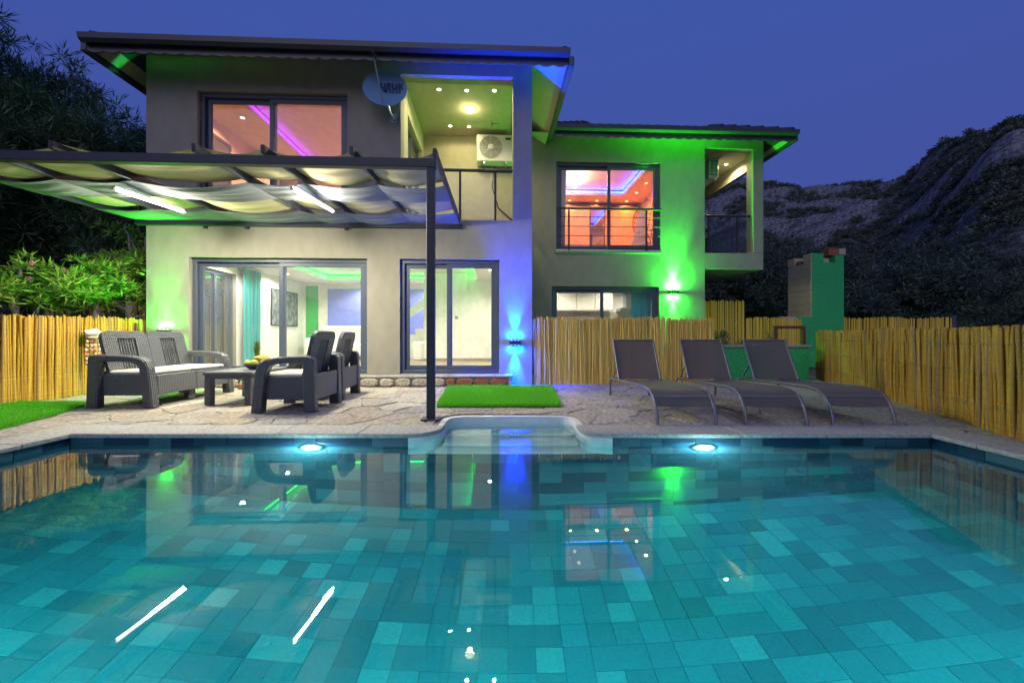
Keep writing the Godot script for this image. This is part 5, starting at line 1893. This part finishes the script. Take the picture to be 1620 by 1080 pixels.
	sh.sheet(func(u: float, w: float):
		var an: float = -u * TAU
		var t: float = w
		var rr := 0.085 * pow(sin(PI * (0.04 + 0.93 * t)), 0.7) * (1.0 + 0.12 * cos(an * 2.0 + t * 9.0))
		return Vector3(lerpf(-0.12, 0.13, t), 0.02 + cos(an) * rr * 0.8, 0.05 + sin(an) * rr), 20, 14)
	part(wc, "conch", sh, M.shell_white)
	part(wc, "conch_lip", Geo.new().ball(Vector3(0.0, -0.045, 0.07), Vector3(0.1, 0.028, 0.06), 14, Basis(), 0.2, 3), M.shell_pale)
	for s in 4:
		var x := -0.09 + s * 0.062
		var n: int = [6, 3, 5, 4][s]
		part(wc, "string", Geo.new().tube([Vector3(x, -0.03, 0.05), Vector3(x, -0.08 - n * 0.065, 0.05)], 0.0025, 4), M.string)
		for k in n:
			var m: Material = [M.shell_pale, M.shell_pink, M.shell_pink, M.shell_white][(k * 2 + s) % 4]
			part(wc, "shell", Geo.new().ball(Vector3(x + rng.randf_range(-0.01, 0.01), -0.1 - k * 0.066, 0.055), Vector3(0.026, 0.022, 0.014) * rng.randf_range(0.8, 1.3), 10, Basis(Vector3.FORWARD, rng.randf() * 3.0), 0.25, k + s * 7), m)
func build_yard() -> void:
	# raised green tub behind the loungers
	var tb := thing("plunge_tub", "green painted raised tub wall with a pale rim behind the loungers", "tub")
	var g := Geo.new()
	g.span(4.02, 6.1, -0.05, 0.66, -0.42, -0.3, 0.01)
	g.span(4.02, 4.14, -0.05, 0.66, -1.9, -0.421, 0.01)
	g.span(5.98, 6.1, -0.05, 0.66, -1.9, -0.421, 0.01)
	g.span(4.02, 6.1, -0.05, 0.66, -2.02, -1.901, 0.01)
	g.span(4.14, 5.98, -0.05, 0.1, -1.9, -0.421)
	part(tb, "tub_wall", g, M.green_paint)
	part(tb, "rim", Geo.new().wall(Vector3(3.99, 0.661, -0.27), Vector3.RIGHT, Vector3.BACK, 2.14, 0.045, 0.18, []), M.step_top)
	for k in [[3.99, 4.17], [5.95, 6.13]]:
		part(tb, "rim", Geo.new().span(k[0], k[1], 0.661, 0.706, -2.05, -0.4505), M.step_top)
	# red-brown metal frame by the fence end
	var gt := thing("metal_frame", "red-brown metal frame standing at the end of the right bamboo fence", "frame", Vector3(6.08, 0, -0.8))
	for x in [-0.3, 0.3]:
		part(gt, "post", Geo.new().span(x - 0.035, x + 0.035, -0.05, 1.09, -0.035, 0.035, 0.005), M.rust)
	part(gt, "top_bar", Geo.new().span(-0.264, 0.264, 1.03, 1.088, -0.03, 0.03, 0.005), M.rust)
	# battlemented tower: stone blocks on its left face, green paint on the front
	var tw := thing("battlement_tower", "square tower with battlements, pale stone left side and green painted front", "tower", Vector3(9.38, 0, -4.2))
	part(tw, "core", Geo.new().span(0.03, 0.97, -0.05, 3.05, -0.93, -0.03), M.block)
	part(tw, "painted_face", Geo.new().span(0.0, 0.98, -0.05, 3.055, -0.029, 0.0), M.green_paint)
	part(tw, "painted_base", Geo.new().span(-0.46, -0.002, -0.05, 1.45, -0.4, 0.0, 0.01), M.green_paint)
	part(tw, "stone_base", Geo.new().span(-0.92, -0.462, -0.05, 1.45, -0.4, -0.01, 0.01), M.block)
	for row in 15:
		for k in 3:
			var z0 := -0.94 + k * 0.312 - (0.1 if row % 2 else 0.0)
			var z1 := minf(z0 + 0.306, -0.002)
			z0 = maxf(z0, -0.94)
			if row % 2 and k == 2: z1 = -0.002
			part(tw, "stone_block", Geo.new().span(-0.02 - 0.008 * ((row * 3 + k) % 3), 0.029, 0.0 + row * 0.2035, 0.2 + row * 0.2035, z0, z1, 0.006), M.block)
	for k in [[0.0, 0.36, 3.33], [0.72, 0.98, 3.28]]:
		part(tw, "merlon", Geo.new().span(k[0], k[1], 3.056, k[2], -0.3, -0.001, 0.006), M.green_paint)
	part(tw, "merlon", Geo.new().span(-0.03, 0.3, 3.056, 3.3, -0.94, -0.66, 0.006), M.block)
	part(tw, "merlon", Geo.new().span(-0.03, -0.001, 3.056, 3.33, -0.3, -0.001, 0.006), M.block)
	part(tw, "brick", Geo.new().span(0.56, 0.82, 3.285, 3.5, -0.3, -0.05, 0.006), M.brick)
	part(tw, "brick", Geo.new().span(0.825, 1.02, 3.285, 3.47, -0.28, 0.02, 0.006), M.block)
	part(tw, "brick", Geo.new().span(0.4, 0.62, 3.056, 3.2, -0.28, -0.1, 0.006), M.block)
	part(tw, "brick", Geo.new().span(-0.03, 0.22, 3.056, 3.17, -0.6, -0.42, 0.006), M.brick)

# ---------------------------------------------------------------- plants
func leaf_clump(n: int, L: float, W: float, cols: Array, sd: int) -> ArrayMesh:
	var r := RandomNumberGenerator.new()
	r.seed = sd
	var g := Geo.new()
	g.colored = true
	for i in n:
		var d := Vector3(r.randfn(), r.randfn() * 0.8 + 0.25, r.randfn()).normalized()
		var b := d * r.randf_range(0.0, L * 0.9)
		var dir := (d + Vector3(r.randfn(), r.randfn(), r.randfn()) * 0.45).normalized()
		var s := dir.cross(Vector3(r.randfn(), r.randfn(), r.randfn())).normalized()
		var nn := dir.cross(s)
		var l := L * r.randf_range(0.7, 1.2)
		var c: Array = cols[r.randi() % cols.size()]
		var f := r.randf_range(0.7, 1.2)
		g.tint = Color(c[0] * f, c[1] * f, c[2] * f)
		var m := b + dir * l * 0.45
		var tip := b + dir * l - nn * l * 0.12
		g.tri(b, m + s * W, m - s * W)
		g.tri(m - s * W, m + s * W, tip)
	return g.mesh()

func limb(g: Geo, a: Vector3, b: Vector3, r0: float, r1: float, bend: float, r: RandomNumberGenerator) -> Array:
	var pts := []
	var rad := []
	var side := (b - a).cross(Vector3(r.randfn(), r.randfn(), r.randfn())).normalized() * (b - a).length() * bend
	for k in 7:
		var t := k / 6.0
		pts.append(a.lerp(b, t) + side * sin(t * PI) + Vector3(r.randfn(), 0, r.randfn()) * 0.015 * (b - a).length())
		rad.append(lerpf(r0, r1, t))
	g.tube(pts, rad, 7, true)
	return pts

func tree(called: String, label: String, cat: String, at: Vector3, h: float, spread: float, clumps: int, mesh: ArrayMesh, sd: int, group: String, trunk_h := 0.3, size := 1.0, bark: Material = null, low := 0.3, loose := 0.3) -> Node3D:
	var r := RandomNumberGenerator.new()
	r.seed = sd
	var o := thing(called, label, cat, at, 0.0, group)
	var tg := Geo.new()
	var top := Vector3(r.randfn() * 0.1 * spread, h * 0.72, r.randfn() * 0.1 * spread)
	var main := limb(tg, Vector3(0, -0.1, 0), top, h * 0.018 + 0.03, 0.02, 0.05, r)
	var tips := [top]
	for k in 9 + int(spread * 2):
		var t := r.randf_range(trunk_h, 0.95)
		var s: Vector3 = main[int(t * 6)]
		var an := r.randf() * TAU
		var reach := spread * r.randf_range(0.45, 0.95) * (1.15 - 0.5 * t)
		var e := s + Vector3(cos(an) * reach, h * r.randf_range(0.04, 0.24), sin(an) * reach)
		limb(tg, s, e, (h * 0.008 + 0.012) * (1.2 - t * 0.6), 0.008, 0.1, r)
		tips.append(e)
		for q in 2:
			var e2 := s.lerp(e, r.randf_range(0.5, 0.9)) + Vector3(r.randfn(), r.randfn() * 0.6 + 0.3, r.randfn()) * spread * 0.26
			limb(tg, s.lerp(e, 0.55), e2, 0.012, 0.005, 0.1, r)
			tips.append(e2)
	part(o, "trunk", tg, bark if bark else M.bark)
	var src: Array = mesh.surface_get_arrays(0)
	var sv: PackedVector3Array = src[Mesh.ARRAY_VERTEX]
	var sn: PackedVector3Array = src[Mesh.ARRAY_NORMAL]
	var sc: PackedColorArray = src[Mesh.ARRAY_COLOR]
	var cg := Geo.new()
	cg.colored = true
	for i in clumps:
		var t: Vector3 = tips[r.randi() % tips.size()]
		var p := t + Vector3(r.randfn(), r.randfn() * 0.75, r.randfn()) * spread * 0.17
		p.y = maxf(p.y, h * low * r.randf_range(loose, 1.0))
		var B := Basis.from_euler(Vector3(r.randf() * 0.8, r.randf() * TAU, r.randf() * 0.8))
		cg.v.append_array(Transform3D(B.scaled(Vector3.ONE * size * r.randf_range(0.7, 1.35)), p) * sv)
		cg.n.append_array(Transform3D(B, Vector3.ZERO) * sn)
		cg.c.append_array(sc)
	part(o, "crown", cg, M.leaf)
	return o

func build_plants() -> void:
	var dark := [[0.06, 0.12, 0.04], [0.08, 0.16, 0.05], [0.065, 0.13, 0.055]]
	var mid := [[0.05, 0.13, 0.02], [0.07, 0.17, 0.025], [0.09, 0.2, 0.03], [0.04, 0.1, 0.02]]
	var fresh := [[0.1, 0.3, 0.02], [0.14, 0.38, 0.02], [0.2, 0.42, 0.03], [0.08, 0.22, 0.025], [0.28, 0.42, 0.05]]
	var needle := leaf_clump(64, 0.26, 0.014, dark, 11)
	var broad := leaf_clump(34, 0.2, 0.026, mid, 12)
	var ole := leaf_clump(34, 0.13, 0.0105, fresh, 13)
	# tall dark trees behind the left fence
	var tt := [[-14.2, -5.6, 11.2, 2.7, "tallest dark tree, at the left edge above the bamboo fence"], [-12.3, -5.2, 10.3, 2.4, "dark tree second from the left edge"], [-10.9, -5.6, 9.6, 2.2, "dark tree third from the left edge, near the roof's corner"], [-9.6, -6.2, 8.2, 2.1, "dark lower tree close to the house's left wall"], [-12.8, -7.5, 6.4, 2.2, "dark lower tree behind the oleanders"]]
	for k in tt.size():
		var a: Array = tt[k]
		tree("dark_tree", a[4], "tree", Vector3(a[0], -0.07, a[1]), a[2], a[3], 900, needle, 100 + k, "dark trees behind the left fence", 0.18, 1.0, null, 0.25)
	tree("roof_tree", "tall thin tree whose top shows above the left part of the roof", "tree", Vector3(-14.2, -0.07, -12.0), 15.7, 1.6, 260, needle, 131, "trees behind the house", 0.4, 1.0, null, 0.5)
	tree("roof_tree", "second tree top just above the roof, right of the first", "tree", Vector3(-12.0, -0.07, -12.0), 15.5, 1.1, 160, needle, 132, "trees behind the house", 0.4, 1.0, null, 0.5)
	# lit oleanders by the fence
	var ol := [[-7.1, 0.0, 3.0, 0.85, "leafy oleander lit green beside the house corner"], [-7.3, 0.75, 2.75, 0.9, "oleander with bare grey branches above the bamboo fence"], [-7.7, 1.4, 2.9, 0.9, "oleander at the left edge of the picture"], [-7.6, -1.6, 4.2, 0.8, "taller oleander with its top above the pergola's edge"]]
	for k in ol.size():
		var a: Array = ol[k]
		var o := tree("oleander", a[4], "shrub", Vector3(a[0], -0.07, a[1]), a[2], a[3], 150, ole, 150 + k, "oleanders behind the left fence", 0.1, 1.0, M.twig, 0.62, 0.84)
		if k in [1, 2]:
			var r := RandomNumberGenerator.new()
			r.seed = k
			for q in 4:
				var g := Geo.new()
				for pt in 5:
					var an := TAU * pt / 5
					g.ball(Vector3(cos(an) * 0.022, sin(an) * 0.022, 0), Vector3(0.02, 0.016, 0.006), 8, Basis(Vector3.BACK, an))
				var f := part(o, "blossom", g, M.petal)
				f.position = Vector3(r.randf_range(0.1, 0.6), r.randf_range(1.7, 2.1), r.randf_range(-0.3, 0.4))
	# low dark bushes along the left yard
	for k in 5:
		tree("dark_bush", ["dark bush under the oleander, nearest the house", "dark bush behind the brownish reed fence", "dark bush behind the left end of the bamboo fence", "dark bush at the left edge of the yard", "dark bush far behind the reed fence"][k], "bush", Vector3([-7.0, -8.0, -9.6, -11.6, -10.2][k], -0.07, [-5.4, -5.2, -5.0, -4.8, -5.6][k]), [3.6, 3.0, 2.2, 2.6, 3.6][k], 1.1, 220, broad, 170 + k, "dark bushes in the left yard", 0.08, 1.0, null, 0.12)
	# trees right of the house, dark
	var rt := [[13.0, -13.0, 6.0, 2.6], [17.5, -15.0, 6.6, 3.0], [22.0, -17.0, 7.4, 3.2], [19.0, -10.0, 5.0, 2.6], [26.0, -14.0, 7.0, 3.2], [9.6, -13.0, 4.6, 2.2], [31.0, -18.0, 8.2, 3.4], [24.0, -26.0, 9.0, 3.6], [15.0, -24.0, 7.5, 3.2], [14.0, -8.5, 3.0, 1.8]]
	var rl := ["right behind the tower", "second to the right of the tower", "tall one in the middle of the dark slope", "low one behind the far reed fence", "right of the far reed fence's end", "seen under the wing balcony", "at the right edge of the picture", "far up the slope, right", "far up the slope above the tower", "small one just behind the far reed fence"]
	var olive := leaf_clump(64, 0.22, 0.022, [[0.08, 0.12, 0.08], [0.1, 0.14, 0.09], [0.065, 0.095, 0.065]], 21)
	for k in rt.size():
		tree("olive_tree", "dark olive tree on the right-hand slope, " + rl[k], "tree", Vector3(rt[k][0], -0.07, rt[k][1]), rt[k][2], rt[k][3], 340, olive, 200 + k, "dark trees on the right-hand slope", 0.2, 1.15, null, 0.15)
	# small planting behind the tub
	var fl := leaf_clump(26, 0.13, 0.02, [[0.16, 0.3, 0.05], [0.25, 0.34, 0.08], [0.3, 0.36, 0.2]], 31)
	tree("flowering_shrub", "pale green shrub before the tall reed fence beyond the tub", "shrub", Vector3(6.0, -0.05, -2.75), 1.25, 0.4, 90, fl, 240, "", 0.1, 0.8, M.twig, 0.2)
	tree("young_shrub", "small shrub before the lower reed fence by the metal frame", "shrub", Vector3(7.1, -0.05, -2.9), 1.15, 0.2, 24, fl, 241, "", 0.3, 0.8, M.twig, 0.6)

func hill_height(x: float, z: float, nz: FastNoiseLite) -> float:
	var dx := x
	var dz := z - 7.15
	var r := sqrt(dx * dx + dz * dz)
	var az := atan2(dx, -dz) - TH
	var px := 810.0 + 630.0 * tan(clampf(az, -1.2, 1.2))
	var prof := [[-2000.0, 400.0], [600.0, 360.0], [1000.0, 330.0], [1115.0, 303.0], [1172.0, 282.0], [1215.0, 289.0], [1270.0, 293.0], [1400.0, 292.0], [1435.0, 275.0], [1470.0, 243.0], [1500.0, 219.0], [1560.0, 196.0], [1620.0, 171.0], [1900.0, 90.0], [2600.0, 40.0]]
	var y: float = prof[0][1]
	for k in prof.size() - 1:
		if px >= prof[k][0]:
			y = lerpf(prof[k][1], prof[k + 1][1], clampf((px - prof[k][0]) / (prof[k + 1][0] - prof[k][0]), 0, 1))
	var e: float = (532.0 - y) / 630.0 * cos(az)
	var crest := 190.0 - 70.0 * smoothstep(1380.0, 1620.0, px) + 25.0 * sin(az * 6.0)
	var t := clampf((r - 28.0) / (crest - 28.0), 0.0, 1.6)
	var s := smoothstep(0.0, 1.0, t) if t < 1.0 else 1.0 - 0.5 * (t - 1.0)
	var h := e * crest * (0.35 * t * t + 0.65 * s) if t < 1.0 else e * crest * s
	var rough := clampf(t * 1.5, 0.0, 1.0)
	return -0.3 + h + nz.get_noise_2d(x * 1.0, z * 1.0) * 5.0 * rough * (0.35 if t > 0.9 else 1.0) + nz.get_noise_2d(x * 5.0, z * 5.0) * 1.1 * rough

func build_hills() -> void:
	var nz := FastNoiseLite.new()
	nz.seed = 5
	nz.frequency = 0.02
	nz.fractal_octaves = 5
	var rk := FastNoiseLite.new()
	rk.seed = 8
	rk.frequency = 0.06
	rk.fractal_octaves = 4
	var g := Geo.new()
	g.colored = true
	var na := 330
	var nr := 150
	var P2 := []
	var C2 := []
	for i in na + 1:
		var row := []
		var crow := []
		for j in nr + 1:
			var az := lerpf(-1.0, 1.35, float(i) / na)
			var r := 28.0 * pow(300.0 / 28.0, float(j) / nr)
			var x := sin(az) * r
			var z := 7.15 - cos(az) * r
			var y := hill_height(x, z, nz)
			row.append(Vector3(x, y, z))
			var k := rk.get_noise_2d(x, z) + 0.9 * rk.get_noise_2d(x * 5.0, z * 5.0 + 50.0) + clampf((y - 22.0) / 60.0, -0.3, 0.22)
			var c := Color(0.2, 0.21, 0.16)
			if k > 0.12: c = c.lerp(Color(0.56, 0.52, 0.48), clampf((k - 0.12) * 5.0, 0.0, 1.0))
			elif k > 0.0: c = Color(0.36, 0.34, 0.28)
			crow.append(c)
		P2.append(row)
		C2.append(crow)
	for i in na:
		for j in nr:
			var a: Vector3 = P2[i][j]; var b: Vector3 = P2[i + 1][j]; var d: Vector3 = P2[i + 1][j + 1]; var e: Vector3 = P2[i][j + 1]
			g.tint = C2[i][j]
			g.tri(a, b, d)
			g.tint = C2[i + 1][j + 1]
			g.tri(a, d, e)
	struct("hill", g, M.hill)
	# scrub on the slopes: too many to count
	var r := RandomNumberGenerator.new()
	r.seed = 77
	var bush := leaf_clump(48, 0.7, 0.13, [[0.1, 0.12, 0.08], [0.12, 0.14, 0.085], [0.085, 0.1, 0.07]], 41)
	var put := []
	while put.size() < 10000:
		var az := r.randf_range(0.28, 1.05)
		var d := 30.0 * pow(7.0, r.randf())
		var x := sin(az) * d
		var z := 7.15 - cos(az) * d
		if rk.get_noise_2d(x, z) > 0.04: continue
		var s := r.randf_range(0.2, 0.7) * (1.0 + d * 0.003)
		put.append(Transform3D(Basis(Vector3.UP, r.randf() * TAU).scaled(Vector3(s, s * r.randf_range(0.7, 1.2), s)), Vector3(x, hill_height(x, z, nz) + 0.3 * s, z)))
	var mm := MultiMesh.new()
	mm.transform_format = MultiMesh.TRANSFORM_3D
	mm.mesh = bush
	mm.instance_count = put.size()
	for i in put.size(): mm.set_instance_transform(i, put[i])
	var mi := MultiMeshInstance3D.new()
	mi.name = "scrub"
	mi.multimesh = mm
	mi.material_override = M.leaf
	mi.set_meta("kind", "stuff")
	mi.set_meta("label", "dark low scrub covering the rocky hillside")
	mi.set_meta("category", "scrub")
	add_child(mi)
